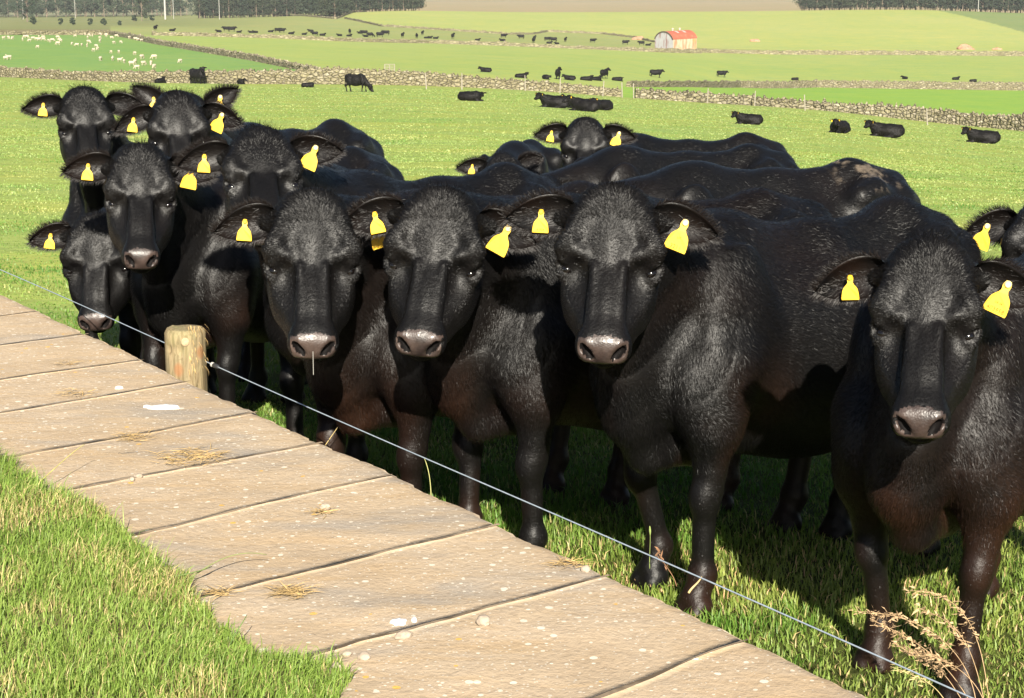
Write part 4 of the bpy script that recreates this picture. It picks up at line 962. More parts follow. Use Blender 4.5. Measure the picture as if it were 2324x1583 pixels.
# deg: heading of the nose; 180 = faces image left, 0 = right, -90 = towards the camera
G1 = 'black cattle resting in the near pasture'
for a_ in [
 (457,187,'front',-38,'black cow standing square and facing the camera before the long pale wall',1.1),
 (369,183,'lie',60,'black cow lying low at the wall, left of the one standing square',.9),
 (549,188,'lie',-60,'small black cow lying before the pale wall, right of the one standing square',.85),
 (706,198,'curl',10,'black cow lying almost hidden before the wall, left of the grazing cow',.8),
 (822,208,'graze',-22,'black cow grazing with lowered head before the long pale wall',1.05),
 (1080,229,'curl',-15,'black cow lying with its rump left, alone below the long wall',1.0),
 (1243,243,'lie',172,'black cow lying at the left of the close resting trio, head to the left',1.1),
 (1312,251,'lie',150,'black cow lying with rump towards the camera in the middle of the resting trio',1.1),
 (1290,244,'lie',120,'black cow behind the middle one of the resting trio, only head and ears clear',1.0),
 (1354,249,'lie',-140,'black cow lying at the right end of the resting group, head turned left',.95),
 (1684,281,'lie',172,'small black cow lying with raised head alone in the pasture, just below the dark wall',.85),
 (1896,301,'lie',-125,'black cow lying and facing the camera, ears pricked, left of two lying in line',.9),
 (1992,309,'lie',168,'black cow lying with a yellow tag at its left end, left of the last one',1.02),
 (2211,323,'lie',166,'black cow lying furthest right in the pasture, yellow tag at its left end',1.08)]:
    far_cow(a_[0], a_[1], a_[2], a_[3], a_[4], G1, a_[5], a_[2] == 'lie' and a_[0] > 1180)
G2 = 'black cattle in the middle field beyond the walls'
for a_ in [
 (1096,163,'lie',170,'small black cow lying alone in the middle field, furthest left there'),
 (1189,177,'lie',10,'small black cow lying just above the wall, facing right, left of a loose group'),
 (1240,180,'curl',-70,'small hunched black cow lying left of the upright narrow one above the wall'),
 (1266,179,'front',85,'small upright black cow seen end-on above the wall'),
 (1286,181,'lie',170,'small black cow lying right beside the upright narrow one above the wall'),
 (1336,183,'lie',0,'small black cow lying low between two groups above the wall'),
 (1359,183,'lie',30,'small black cow lying just below another at the right of the loose group'),
 (1374,178,'front',60,'small black cow standing at the right end of the loose group above the wall'),
 (1407,184,'curl',0,'speck of a black cow mostly hidden by the wall right of the loose group'),
 (1494,176,'stand',0,'small black cow standing sideways in the middle field, left of another standing alone'),
 (1642,175,'stand',-15,'small dark brown-black cow standing alone sideways in the middle field below the barn'),
 (1808,182,'curl',0,'speck of a cow behind the grey wall, right of the one standing below the barn'),
 (2050,179,'lie',120,'small black cow lying in the right of the middle field, left of two others'),
 (2172,181,'lie',10,'small black cow lying low in the right of the middle field, middle of three'),
 (2212,186,'curl',0,'small black cow lying just behind the grey wall, last on the right')]:
    far_cow(a_[0], a_[1], a_[2], a_[3], a_[4], G2, 1.0)
G3 = 'distant herd of tiny black cattle'
for x, y, k in [(494,73,'l'),(510,70.5,'s'),(530,71.5,'s'),(545,74,'l'),(567,74.5,'l'),(577,74.5,'l'),(617,73,'l'),(634,73.2,'s'),(643,73.6,'s'),(664,77.6,'l'),(693,79,'l'),(702,71.7,'l'),(711,81,'s'),(735,81,'l'),(768,81.6,'l'),(794,76.8,'f'),(795,82.6,'l'),(814,76,'l'),(823,78.7,'s'),(827,83.5,'l'),(844,84,'g'),(866,84,'s'),(872,79.5,'s'),(914,84.5,'f'),(946,86.5,'f'),(959,79,'f'),(970,87,'l'),(977,87,'l'),(991,88,'l'),(1028,87,'f'),(1086,92,'l'),(1137,93,'l'),(1146,85.5,'s'),(1179,88,'s'),(1211,97,'f'),(1213,91,'f'),(1245,93,'s'),(1252,95,'s'),(1249,99,'l'),(1261,100,'l'),(1283,94.5,'f'),(1348,96.5,'s'),(1422,100.8,'s'),(1452,102,'s'),(1473,103.5,'l'),(354,68.5,'f'),(394,70.5,'l')]:
    kk = {'l': 'lie', 's': 'stand', 'f': 'front', 'g': 'graze'}[k]
    o = far_cow(x, y, kk, {'l': rng.choice([0, 180, 20, 160]), 's': rng.choice([0, 180, 15]), 'f': rng.choice([-80, 80]), 'g': 0}[k], {'l': 'tiny black cow lying in the distant herd above the low far wall', 's': 'tiny black cow standing sideways in the distant herd above the low far wall', 'f': 'tiny black cow standing end-on in the distant herd above the low far wall', 'g': 'tiny black cow grazing in the distant herd above the low far wall'}[k], G3, rng.uniform(.85, 1.05))
# sheep
def sheep_mesh(down):
    F = Field((-.75, -.35, -.05), (.8, .35, 1.05), .024)
    F.ell((-.05, 0, .56), (.48, .23, .24), None, .06); F.ell((-.35, 0, .58), (.22, .21, .22), None, .06)
    P = np.array([.58, 0, .22]) if down else np.array([.52, .04, .86])
    F.cap((.28, 0, .66), P, .15, .075, .06); F.cap(P, P+np.array([.14, 0, -.10]), .075, .045, .03)
    for s in (1, -1):
        F.cap(P+np.array([-.02, s*.05, .03]), P+np.array([-.03, s*.14, .05]), .025, .015, .02)
        for x in (.25, -.36): F.cap((x, s*.12, .45), (x+.01, s*.11, .0), .05, .026, .04)
    V, Q = F.mesh(); N = vnormals(V, Q)
    if (N*(V-np.array([0, 0, .5]))).sum(1).mean() < 0: Q = Q[:, ::-1]; N = -N
    V = V+N*(.02*vnoise(V*14, 2)*smooth01(.3, .4, V[:, 2]))[:, None]
    return mesh_np('sheep', V, Q, True)
SH = [sheep_mesh(True), sheep_mesh(False)]
for m_ in SH: m_.materials.append(M['sheep'])
for x, y in [(40,410),(88,405),(130,412),(258,395),(280,396),(235,425),(305,430),(345,412),(380,418),(405,395),(450,398),(405,425),(447,425),(500,432),(520,440),(545,430),(600,400),(615,425),(628,436),(600,468),(390,500),(780,383),(885,366),(925,378),(960,385),(910,403),(1040,365),(1103,352),(1100,385),(1038,405),(1038,442),(1160,402),(922,450),(748,465),(797,480),(850,480),(905,488),(1000,495),(1013,522),(970,535),(1183,455),(1255,448),(1152,555),(1232,555),(1210,385),(1260,375),(1310,390),(1345,405),(1408,418),(1440,422),(1470,430),(1398,570),(1045,632),(1170,630),(1290,655),(1245,642),(1370,682),(1405,665),(1492,678),(1475,612),(1598,612),(1568,678),(1420,716),(1600,710),(1868,652),(90,618),(62,622),(2555,612),(2852,655),(2967,668)]:
    dx_, dy_ = x*.2186, y*.2186
    p = hit(dx_, max(dy_, 80.5)); gr = rng.random() < .75; o = bpy.data.objects.new('sheep', SH[0 if gr else 1]); COL.objects.link(o)
    o.location = p; o.rotation_euler = (0, 0, rng.uniform(0, 6.28)); s = rng.uniform(.55, .75); o.scale = (s, s, s)
    tag(o, ('white sheep grazing' if gr else 'white sheep with raised head')+(' low in the green field, near the long pale wall' if dy_ > 125 else ' high in the green field, near the slanting wall' if dx_ > 190 else ' in the scattered flock at the left of the field'), 'sheep', 'white sheep in the green field')

# ------------------------------------------------------------------ the near wall with its coping flags
ZW = .53
E0, E1 = at_z(2000, 1583, ZW), at_z(0, 660, ZW)
TV = (E1-E0)[:2]; TV /= np.linalg.norm(TV); NV = np.array([TV[1], -TV[0]])
NV = NV if NV[1] > 0 else -NV
DO = float(E0[:2]@NV); S0 = float(E0[:2]@TV)
def sd(p): return float(p[:2]@TV)-S0, float(p[:2]@NV)
def xy(s, d): return np.stack([TV[0]*(np.asarray(s)+S0)+NV[0]*np.asarray(d), TV[1]*(np.asarray(s)+S0)+NV[1]*np.asarray(d)], -1)
def s_edge(dx): return sd(at_z(dx, 660+.4615*dx, ZW))[0]
DI = .95
joints = [s_edge(x) for x in (3300, 2700, 2300, 1712, 1383, 1133, 905, 735, 590, 440, 330, 205, 95, -30, -180, -330, -480)]
wall = empty('near_stone_wall', (float(xy(0, DO)[0]), float(xy(0, DO)[1]), -.1)); tag(wall, 'low stone wall topped with flat tan flagstones in the foreground', 'stone wall')
W0 = np.array(wall.location)
for i in range(len(joints)-1):
    s0, s1 = joints[i]+.0016, joints[i+1]-.0016; ns = max(8, int((s1-s0)/.022)); nd = 60
    ss = np.linspace(0, 1, ns+1); dd = np.linspace(DI, DO, nd+1); Sg, Dg = np.meshgrid(ss, dd, indexing='ij')
    j0 = .016*vnoise(np.stack([dd*3, dd*0+i, dd*0], -1), 31)+.004*vnoise(np.stack([dd*18, dd*0+i, dd*0], -1), 32)
    j1 = .016*vnoise(np.stack([dd*3, dd*0+i+1, dd*0], -1), 31)+.004*vnoise(np.stack([dd*18, dd*0+i+1, dd*0], -1), 33)
    Sx = (s0+j0)[None]*(1-Sg)+(s1+j1)[None]*Sg; Sx = Sx+.10*(Dg-DO)
    en = .010*vnoise(np.stack([Sx*6, Sx*0, Sx*0], -1), 41)+.011*np.minimum(0, vnoise(np.stack([Sx*26, Sx*0+3, Sx*0], -1), 42))+.005*vnoise(np.stack([Sx*70, Sx*0+3, Sx*0], -1), 43)
    Dx = Dg+en*smooth01(DO-.12, DO, Dg)
    P3 = np.stack([Sx, Dx, Sx*0], -1)
    zt = ZW+0*Sg+(.0035*vnoise(P3*np.array([5, 5, 1]), 51)+.0016*vnoise(P3*np.array([22, 14, 1]), 52))*smooth01(0, .05, np.minimum(Sg, 1-Sg)*(s1-s0))
    em = np.minimum(np.minimum(Sg*(s1-s0), (1-Sg)*(s1-s0)), DO-Dg); eo = DO-Dg; zt = zt-.0006*np.clip(1-np.minimum(Sg*(s1-s0), (1-Sg)*(s1-s0))/.004, 0, 1)**2-.012*np.clip(1-eo/.016, 0, 1)**2-.003*np.clip(1-eo/.05, 0, 1)**2
    p2 = xy(Sx, Dx); V = np.concatenate([p2, zt[..., None]], -1); n1, n2 = ns+1, nd+1
    bot = V.copy(); bot[..., 2] = ZW-.085; ix = np.arange(n1*n2).reshape(n1, n2)
    Fq = np.stack([ix[:-1, :-1], ix[:-1, 1:], ix[1:, 1:], ix[1:, :-1]], -1).reshape(-1, 4)
    lp = list(ix[0, :])+list(ix[1:, -1])+list(ix[-1, -2::-1])+list(ix[-2:0:-1, 0]); k = len(lp); m = n1*n2
    sdq = np.array([[lp[j], lp[(j+1) % k], m+lp[(j+1) % k], m+lp[j]] for j in range(k)])
    VV = np.concatenate([V.reshape(-1, 3), bot.reshape(-1, 3)])
    c = VV[Fq[0]]; up_ = np.cross(c[1]-c[0], c[2]-c[1])[2]
    if up_ < 0: Fq = Fq[:, ::-1]; sdq = sdq[:, ::-1]
    me = mesh_np('coping_slab', VV-W0, [Fq, sdq, Fq[:, ::-1]+m], True)
    o = link('coping_slab', me, [M['flag']], wall)
s_lo, s_hi = joints[0], joints[-1]
for i in range(1, len(joints)-1):
    dd = np.linspace(DI, DO-.012, 90); sj = joints[i]+.016*vnoise(np.stack([dd*3, dd*0+i, dd*0], -1), 31)+.004*vnoise(np.stack([dd*18, dd*0+i, dd*0], -1), 33)+.10*(dd-DO)
    hw_ = .0055*np.clip(.75+.6*vnoise(np.stack([dd*9, dd*0+i, dd*0], -1), 35), .25, 1.5)
    zz = ZW+.0006+.0004*vnoise(np.stack([dd*40, dd*0+i, dd*0], -1), 36); V = np.concatenate([np.concatenate([xy(sj-hw_, dd), zz[:, None]], 1), np.concatenate([xy(sj+hw_, dd), zz[:, None]], 1)])-W0; k_ = np.arange(89)
    link('joint_fill', mesh_np('joint_fill', V, np.stack([k_, k_+1, k_+91, k_+90], -1)), [M['mortar']], wall)
for nm, d0, d1, z0_, z1_, mt in (('wall_bed', DI+.02, DO-.030, -.12, ZW-.012, 'mortar'),):
    c4 = [xy(s_lo, d0), xy(s_hi, d0), xy(s_hi, d1), xy(s_lo, d1)]
    V = np.array([(*q, z0_) for q in c4]+[(*q, z1_) for q in c4])-W0
    link(nm, mesh_np(nm, V, np.array([[3, 2, 1, 0], [4, 5, 6, 7], [0, 1, 5, 4], [1, 2, 6, 5], [2, 3, 7, 6], [3, 0, 4, 7]]), False), [M[mt]], wall)
n_s, n_z = 300, 14; Sg, Zg = np.meshgrid(np.linspace(s_lo, s_hi, n_s), np.linspace(-.25, ZW-.09, n_z), indexing='ij')
Dg = DO-.03+.014*vnoise(np.stack([Sg*6, Zg*9, Sg*0], -1), 61); p2 = xy(Sg, Dg); ix = np.arange(n_s*n_z).reshape(n_s, n_z)
t = stone_mat('wall_face_stone', 6, [(0, (.25, .19, .13)), (.5, (.35, .27, .18)), (1, (.30, .25, .2))], .06)
link('wall_face', mesh_np('wall_face', np.concatenate([p2, Zg[..., None]], -1).reshape(-1, 3)-W0, np.stack([ix[:-1, :-1], ix[1:, :-1], ix[1:, 1:], ix[:-1, 1:]], -1).reshape(-1, 4)), [t], wall)

# ------------------------------------------------------------------ strainer post, wire, insulator
def ray_plane(dx, dy, dpl):
    r_ = ray(dx, dy); n3 = np.array([NV[0], NV[1], 0]); return CAM+r_*((dpl-CAM@n3)/(r_@n3))
DP = DO+.125
pc = ray_plane(424, 868, DP); Zp = (pc-CAM)@np.array([0, CT, -ST]); pr = 46*Zp/FPX
ptop = ray_plane(424, 746, DP)[2]; pb = float(gz(pc[0], pc[1]))
na, nz = 72, 60; An, Zz = np.meshgrid(np.arange(na)*2*math.pi/na, np.linspace(pb-.15, ptop, nz), indexing='ij')
rr = pr*(1+.03*vnoise(np.stack([np.cos(An)*1.5, np.sin(An)*1.5, Zz*2.5], -1), 71)+.022*vnoise(np.stack([np.cos(An)*7, np.sin(An)*7, Zz*3], -1), 72))
rr = rr-.012*smooth01(.5, .8, vnoise(np.stack([np.cos(An)*3, np.sin(An)*3, Zz*14], -1), 73)); rr = rr*(1-.06*smooth01(ptop-.012, ptop, Zz)); rr[:, -1] -= .003
V = np.stack([np.cos(An)*rr, np.sin(An)*rr, Zz-pb], -1); ix = np.arange(na*nz).reshape(na, nz)
Fq = np.stack([ix, np.roll(ix, -1, 0)], -1); Fq = np.stack([ix[:, :-1], np.roll(ix, -1, 0)[:, :-1], np.roll(ix, -1, 0)[:, 1:], ix[:, 1:]], -1).reshape(-1, 4)
Vt = [V.reshape(-1, 3)]; Ft = [Fq]; off = na*nz
prev = ix[:, -1]
for k_ in (.8, .55, .3):
    q = V[:, -1].copy(); q[:, :2] *= k_; q[:, 2] += .003+.004*vnoise(np.stack([q[:, 0]*40, q[:, 1]*40, q[:, 2]*0], -1), 74); cur = off+np.arange(na); Vt.append(q); off += na
    Ft.append(np.stack([prev, np.roll(prev, -1), np.roll(cur, -1), cur], -1)); prev = cur
me = mesh_np('fence_post', np.concatenate(Vt), [np.concatenate(Ft), np.array([list(prev)])], True)
post = link('fence_post', me, [M['post']]); post.location = (pc[0], pc[1], pb); tag(post, 'thick round sawn timber fence post rising behind the flagstones', 'fence post')
kn = bmesh.new(); bmesh.ops.create_uvsphere(kn, u_segments=14, v_segments=8, radius=1); mm = bpy.data.meshes.new('knot'); 
bmesh.ops.scale(kn, vec=(.014, .005, .016), verts=kn.verts); kn.to_mesh(mm); kn.free()
o = link('knot', mm, [flat('knot_wood', (.40, .30, .18), .8, .3, 90)], post); cdir = (CAM-pc)[:2]; cdir /= np.linalg.norm(cdir); o.location = (cdir[0]*pr*.985, cdir[1]*pr*.985, ptop-pb-.036); o.rotation_euler = (0, 0, math.atan2(cdir[1], cdir[0])+math.pi/2)
# frayed splinters at the foot and side
V, Q, T, C_ = strands(*(lambda n: (np.stack([pr*np.cos(a_ := rng.uniform(-1.3, .4, n)), pr*np.sin(a_), rng.uniform(ZW-pb-.05, ZW-pb+.13, n)], -1), np.stack([np.cos(a_), np.sin(a_), a_*0], -1), np.tile([0, 0, -1.0], (n, 1)), rng.uniform(.01, .035, n), np.full(n, .0012), rng.uniform(.1, .6, n), np.tile([.4, .3, .18], (n, 1))))(55))
link('splinters', mesh_np('splinters', V, [Q, T], False), [M['hay']], post)
DWR = DP+pr*.75
wa, wb = ray_plane(-60, 586, DWR), ray_plane(2330, 1641, DWR)
n_ = 400; tt_ = np.linspace(0, 1, n_); path = wa+(wb-wa)*tt_[:, None]; path[:, 2] += .004*np.sin(tt_*9)
def tube_mesh(name, path, r, n=6, twist=0.0):
    d = np.gradient(path, axis=0); d /= np.linalg.norm(d, axis=1)[:, None]; u = np.cross(d, [0, 0, 1.0]); u /= np.linalg.norm(u, axis=1)[:, None]; v = np.cross(d, u)
    an = np.arange(n)*2*math.pi/n; r = np.broadcast_to(np.asarray(r, float), (len(path),))
    V = path[:, None]+r[:, None, None]*(np.cos(an)[None, :, None]*u[:, None]+np.sin(an)[None, :, None]*v[:, None]); ix = np.arange(len(path)*n).reshape(len(path), n)
    return mesh_np(name, V.reshape(-1, 3), [np.stack([ix[:-1], np.roll(ix, -1, 1)[:-1], np.roll(ix, -1, 1)[1:], ix[1:]], -1).reshape(-1, 4), np.array([list(ix[0][::-1]), list(ix[-1])])], True)
wo_ = link('fence_wire', tube_mesh('fence_wire', path-wa, .0020), [M['wire']]); wo_.location = wa; tag(wo_, 'single taut galvanised fence wire running along the outer side of the wall', 'wire')
ip = path[np.argmin(np.abs(to_D(path)[:, 0]-490))]; dw = (wb-wa)/np.linalg.norm(wb-wa)
ins = empty('wire_insulator', ip); tag(ins, 'small dark insulator with a white end holding the wire at the post', 'insulator')
link('sleeve', tube_mesh('sleeve', np.array([-dw*.026, -dw*.02, dw*.0, dw*.016, dw*.02]), [.006, .0085, .0085, .0065, .004], 10), [M['black_plastic']], ins)
link('cap', tube_mesh('cap', np.array([-dw*.040, -dw*.036, -dw*.030, -dw*.026]), [.006, .009, .009, .006], 10), [M['pale_paint']], ins)

# ------------------------------------------------------------------ grass
def tufts(P, ht, wd, bend, lean, C, seg=2):
    """one blade per root: 5 or 7 vertices, curved"""
    n = len(P); az_ = rng.uniform(0, 2*math.pi, n); bx = np.stack([np.cos(az_), np.sin(az_), az_*0], -1); sx = np.stack([-np.sin(az_), np.cos(az_), az_*0], -1)
    sx = sx*.8+np.array([.6, 0, 0])*rng.choice([-1, 1], n)[:, None]; sx /= np.linalg.norm(sx, axis=1)[:, None]
    ht = ht[:, None]; wd = wd[:, None]; bend = bend[:, None]; up = np.array([0, 0, 1.0])
    m1 = P+up*ht*.55+bx*ht*bend*.25+lean*ht*.3; m2 = P+up*ht*(.92-.25*bend)+bx*ht*bend*.75+lean*ht*.8; 
    V = np.stack([P-sx*wd, P+sx*wd, m1+sx*wd*.85, m1-sx*wd*.85, m2], 1).reshape(-1, 3)
    i = np.arange(n)*5; return V, np.stack([i, i+1, i+2, i+3], 1), np.stack([i+3, i+2, i+4], 1), np.repeat(C, 5, 0)
def grass_cols(n, dry, P, seed):
    g1, g2, g3, y_ = np.array([.090, .165, .024]), np.array([.165, .255, .045]), np.array([.225, .290, .072]), np.array([.45, .37, .17])
    r = np.clip(rng.random(n)*.75+.25*vnoise(P*np.array([2.2, 2.2, 0]), seed)+.05, 0, 1)[:, None]
    c = np.where(r < .5, g1+(g2-g1)*r*2, g2+(g3-g2)*(r*2-1)); dm = rng.random(n) < dry; c[dm] = y_*rng.uniform(.6, 1.2, dm.sum())[:, None]; return c
# turf on the viewer's side of the wall
ED = [(-420,800),(-150,975),(0,1042),(30,1080),(65,1105),(130,1135),(200,1150),(245,1185),(268,1235),(330,1262),(352,1300),(400,1328),(428,1385),(452,1400),(512,1450),(560,1505),(620,1520),(690,1497),(745,1500),(765,1540),(772,1583),(800,1640),(900,1720)]
ed = np.array([sd(at_z(x, y, ZW)) for x, y in ED]); ed = ed[np.argsort(ed[:, 0])]
d_edge = lambda s: np.interp(s, ed[:, 0], ed[:, 1])
Sg, Dg = np.meshgrid(np.linspace(s_lo, s_hi, 420), np.linspace(0, 1, 70), indexing='ij'); De = d_edge(Sg)+.02*vnoise(np.stack([Sg*14, Sg*0, Sg*0], -1), 81)
Dd = De*Dg**.6+(-3.0)*(1-Dg**.6); ins_ = De-Dd
def turf_z(s, d): 
    i_ = np.maximum(d_edge(s)-d, 0); return ZW+.004+.028*smooth01(0, .15, i_)+.05*smooth01(.1, 1.5, i_)+.010*vnoise(np.stack([s*9, d*9, s*0], -1), 82)*smooth01(0, .1, i_)
Zt = turf_z(Sg, Dd); Zt[:, -1] = ZW-.02; p2 = xy(Sg, Dd); ix = np.arange(Sg.size).reshape(Sg.shape)
Fq = np.stack([ix[:-1, :-1], ix[:-1, 1:], ix[1:, 1:], ix[1:, :-1]], -1).reshape(-1, 4); VV = np.concatenate([p2, Zt[..., None]], -1).reshape(-1, 3)
c = VV[Fq[100]]; 
if np.cross(c[1]-c[0], c[2]-c[1])[2] < 0: Fq = Fq[:, ::-1]
tag(link('verge_ground', mesh_np('verge_ground', VV, Fq), [M['soil']]), kind='structure')
N0 = 260000; s_ = rng.uniform(-1.2, 4.5, N0); di = rng.random(N0)**1.15*1.6-.012; d_ = d_edge(s_)+.02*vnoise(np.stack([s_*14, s_*0, s_*0], -1), 81)-di
P = np.concatenate([xy(s_, d_), turf_z(s_, d_)[:, None]-.004], -1); Dp = to_D(P); keep = (Dp[:, 0] > -260) & (Dp[:, 0] < 1150) & (Dp[:, 1] < 1800) & (Dp[:, 1] > 950); P = P[keep]; di = di[keep]; n = len(P)
clump = np.clip(.5+.5*vnoise(P*np.array([7, 7, 0]), 83), 0, 1)
ht = rng.uniform(.022, .055, n)*(.55+.7*clump); ht[rng.random(n) < .02] *= 1.9; dryp = np.clip(.09+.38*(vnoise(P*np.array([5, 5, 0]), 84) > .25)*1.0, 0, 1)
Cg = grass_cols(n, dryp, P, 85)*1.3+np.array([.02, .015, .004])
V, Q, T, C_ = tufts(P, ht, rng.uniform(.0006, .0014, n), rng.uniform(.2, 1.0, n), np.concatenate([np.tile(NV*.18, (n, 1)), np.zeros((n, 1))], 1)+rng.normal(0, .15, (n, 3))*np.array([1, 1, 0]), Cg)
tag(link('verge_grass', mesh_np('verge_grass', V, [Q, T], True, None, C_), [M['blade']]), kind='stuff')
# pasture blades beyond the wall, thinning with distance
def field_pts(n, y0, y1, pw):
    u = rng.random(n); y = y0*(y1/y0)**u if pw == 0 else (y0**pw+(y1**pw-y0**pw)*u)**(1/pw); x = rng.uniform(-.36, .40, n)*y
    return np.stack([x, y], -1)
xyf = np.concatenate([field_pts(150000, 3.2, 9, 1.0), field_pts(190000, 7, 45, 0), field_pts(90000, 30, 150, 0)])
dd_ = xyf@NV; xyf = xyf[(dd_ > DO-.01) & (xyf[:, 1] < np.interp(xyf[:, 0]/xyf[:, 1], *_c['W1'])-1)]; P = np.concatenate([xyf, gz(xyf[:, 0], xyf[:, 1])[:, None]-.005], 1); n = len(P); yv = P[:, 1]; dd_ = xyf@NV-DO
rank = 1-smooth01(.0, .45, dd_); cl = np.clip(.55+.45*vnoise(P*np.array([1.6, 1.6, 0]), 91)+.3*vnoise(P*np.array([6, 6, 0]), 92), .3, 1.3)
ht = rng.uniform(.025, .060, n)*(.5+.7*cl)*(1+1.6*rank)*np.interp(yv, [0, 8, 14, 40, 150], [1, 1, .6, .7, 1.2]); wd = rng.uniform(.0013, .0026, n)*np.maximum(1, yv/5.5)
Cg = grass_cols(n, (.10+.10*(cl < .4))*np.where(yv > 9, .35, 1), P, 93); far_ = smooth01(6.5, 20, yv)[:, None]; Cg = Cg*(1-far_)*1.18+(Cg*.16+np.array([.265, .345, .105])*.92)*far_; pt2 = vnoise(P*np.array([.35, .9, 0]), 97)*.6+vnoise(P*np.array([1.1, 2.2, 0]), 98)*.4; Cg = Cg*(1+smooth01(.05, .6, pt2)[:, None]*np.array([.45, .15, .35])-smooth01(.1, .6, -pt2)[:, None]*np.array([.42, .25, .4])); dark = (cl > .85) & (rng.random(n) < .7); Cg[dark] *= np.array([.6, .8, .6])
V, Q, T, C_ = tufts(P, ht, wd, rng.uniform(.15, .9, n), rng.normal(0, .15, (n, 3))*np.array([1, 1, 0]), Cg)
tag(link('pasture_grass', mesh_np('pasture_grass', V, [Q, T], True, None, C_), [M['blade']]), kind='stuff')

# single stalks and seed heads
def stalk(name, pts, r, colr, label, cat='grass stalk', group=None, headr=0, seeds=None, leafy=False):
    """pts: list of (D x, D y, depth); a bent stem with an optional ear of seeds"""
    w_ = np.array([at_depth(*p_) for p_ in pts]); tt = np.linspace(0, len(w_)-1, 24); k = np.arange(len(w_))
    if len(w_) > 2:
        path = np.stack([np.polyval(np.polyfit(k, w_[:, i], min(3, len(w_)-1)), tt) for i in range(3)], 1)
    else: path = np.stack([np.interp(tt, k, w_[:, i]) for i in range(3)], 1)
    base = path[0].copy(); pth = path-base; key = 'stalk%s' % str(colr)
    mt = M.setdefault(key, flat('dry_stalk', colr, .8, .25, 40))
    rad = np.linspace(r, r*.5, 24)
    if headr: rad = np.where(tt > (len(w_)-1)*.80, headr*np.sin(np.clip((tt-(len(w_)-1)*.80)/((len(w_)-1)*.2), .12, .96)*math.pi)**.5, rad)
    o = link(name, tube_mesh(name, pth, rad), [mt]); o.location = base; tag(o, label, cat, group)
    if seeds:
        n = seeds; f = rng.uniform(.42, 1.0, n); q = np.stack([np.interp(f, np.linspace(0, 1, 24), pth[:, i]) for i in range(3)], 1); dr = pth[-1]-pth[-8]; dr /= np.linalg.norm(dr)
        q = q+rng.normal(0, .0045, (n, 3)); V, Q, T, C_ = strands(q, rng.normal(0, 1, (n, 3)), dr+rng.normal(0, .28, (n, 3))+np.array([0, 0, -.25]), rng.uniform(.010, .020, n), rng.uniform(.0011, .0018, n), rng.uniform(0, .3, n), np.tile(colr, (n, 1)))
        link('seed_head', mesh_np('seed_head', V, [Q, T], False), [mt], o)
    return o
TAN = (.44, .30, .165); STR = (.50, .40, .18)
gs = 'dry grass seed heads at the wall foot'
stalk('grass_stalk', [(2215,1600,4.1),(2180,1500,4.1),(2090,1420,4.1),(1938,1387,4.1)], .0011, TAN, 'arching brown seed head reaching furthest left over the wire, lower right', group=gs, seeds=170)
stalk('grass_stalk', [(2245,1600,4.15),(2225,1480,4.15),(2175,1380,4.15),(2065,1340,4.15)], .0011, TAN, 'brown seed head bending highest between the forelegs of the rightmost cow', group=gs, seeds=120)
stalk('grass_stalk', [(2235,1600,4.12),(2205,1490,4.12),(2160,1420,4.12),(2078,1378,4.12)], .0010, TAN, 'brown seed head just below the highest one, lower right', group=gs, seeds=90)
stalk('grass_stalk', [(2205,1600,4.08),(2150,1520,4.08),(2080,1460,4.08),(1975,1405,4.08)], .0011, TAN, 'second arching brown seed head, just under the longest one', group=gs, seeds=170)
stalk('grass_stalk', [(2190,1600,4.05),(2150,1540,4.05),(2110,1505,4.05),(2030,1462,4.05)], .0010, TAN, 'short brown seed head below the two long arching ones', group=gs, seeds=110)
stalk('grass_stalk', [(2235,1600,4.0),(2190,1530,4.0),(2120,1490,4.0),(2050,1478,4.0)], .0010, TAN, 'lowest drooping brown seed head beside the wire end', group=gs, seeds=110)
stalk('grass_stalk', [(2150,1600,4.0),(2120,1560,4.0),(2080,1535,4.0),(2020,1512,4.0)], .0010, STR, 'pale straw seed head nearest the bottom edge', group=gs, seeds=60)
stalk('grass_stalk', [(738,1010,6.0),(755,985,6.0),(772,960,6.0),(783,940,6.0)], .0013, (.55, .42, .18), 'straw-coloured stalk with a plump ear leaning over the flagstone edge', headr=.0042)
stalk('grass_stalk', [(978,1130,5.6),(976,1095,5.6),(971,1065,5.6),(962,1038,5.6)], .0016, (.42, .42, .16), 'thin pale green stalk rising against the dark legs, centre')
stalk('grass_stalk', [(1474,1290,4.9),(1474,1255,4.9),(1475,1225,4.9),(1474,1193,4.9)], .0011, (.22, .28, .08), 'slim green timothy stalk before the leg of the cow tagged 3211', headr=.003)
stalk('grass_stalk', [(1535,1330,4.8),(1522,1300,4.8),(1505,1275,4.8),(1492,1248,4.8)], .0011, (.28, .15, .08), 'reddish brown thin stalk beside the slim green one', seeds=25)
stalk('grass_stalk', [(1562,1345,4.7),(1572,1332,4.7),(1582,1322,4.7),(1592,1308,4.7)], .0035, (.52, .38, .18), 'thick broken straw leaning on the wire before the big hoof')
zt_ = lambda x, y, z: float((at_z(x, y, z)-CAM)@np.array([0, CT, -ST]))
def wstalk(pts, r, colr, label, hr=0): return stalk('grass_stalk', [(x, y, zt_(x, y, z)) for x, y, z in pts], r, colr, label, headr=hr)
wstalk([(60,1118,ZW+.01),(110,1075,ZW+.05),(155,1035,ZW+.075),(192,1008,ZW+.09)], .0016, (.42, .38, .12), 'long yellow-green stalk reaching from the left turf across the flagstones')
wstalk([(405,1325,ZW+.01),(455,1295,ZW+.035),(520,1262,ZW+.045),(605,1258,ZW+.030)], .0020, (.22, .24, .10), 'grass blade arching from the turf over the flagstones with its shadow below')
wstalk([(350,1322,ZW+.01),(395,1308,ZW+.03),(440,1298,ZW+.04),(480,1285,ZW+.03)], .0020, (.14, .20, .06), 'short green blade below the arching one at the turf edge')
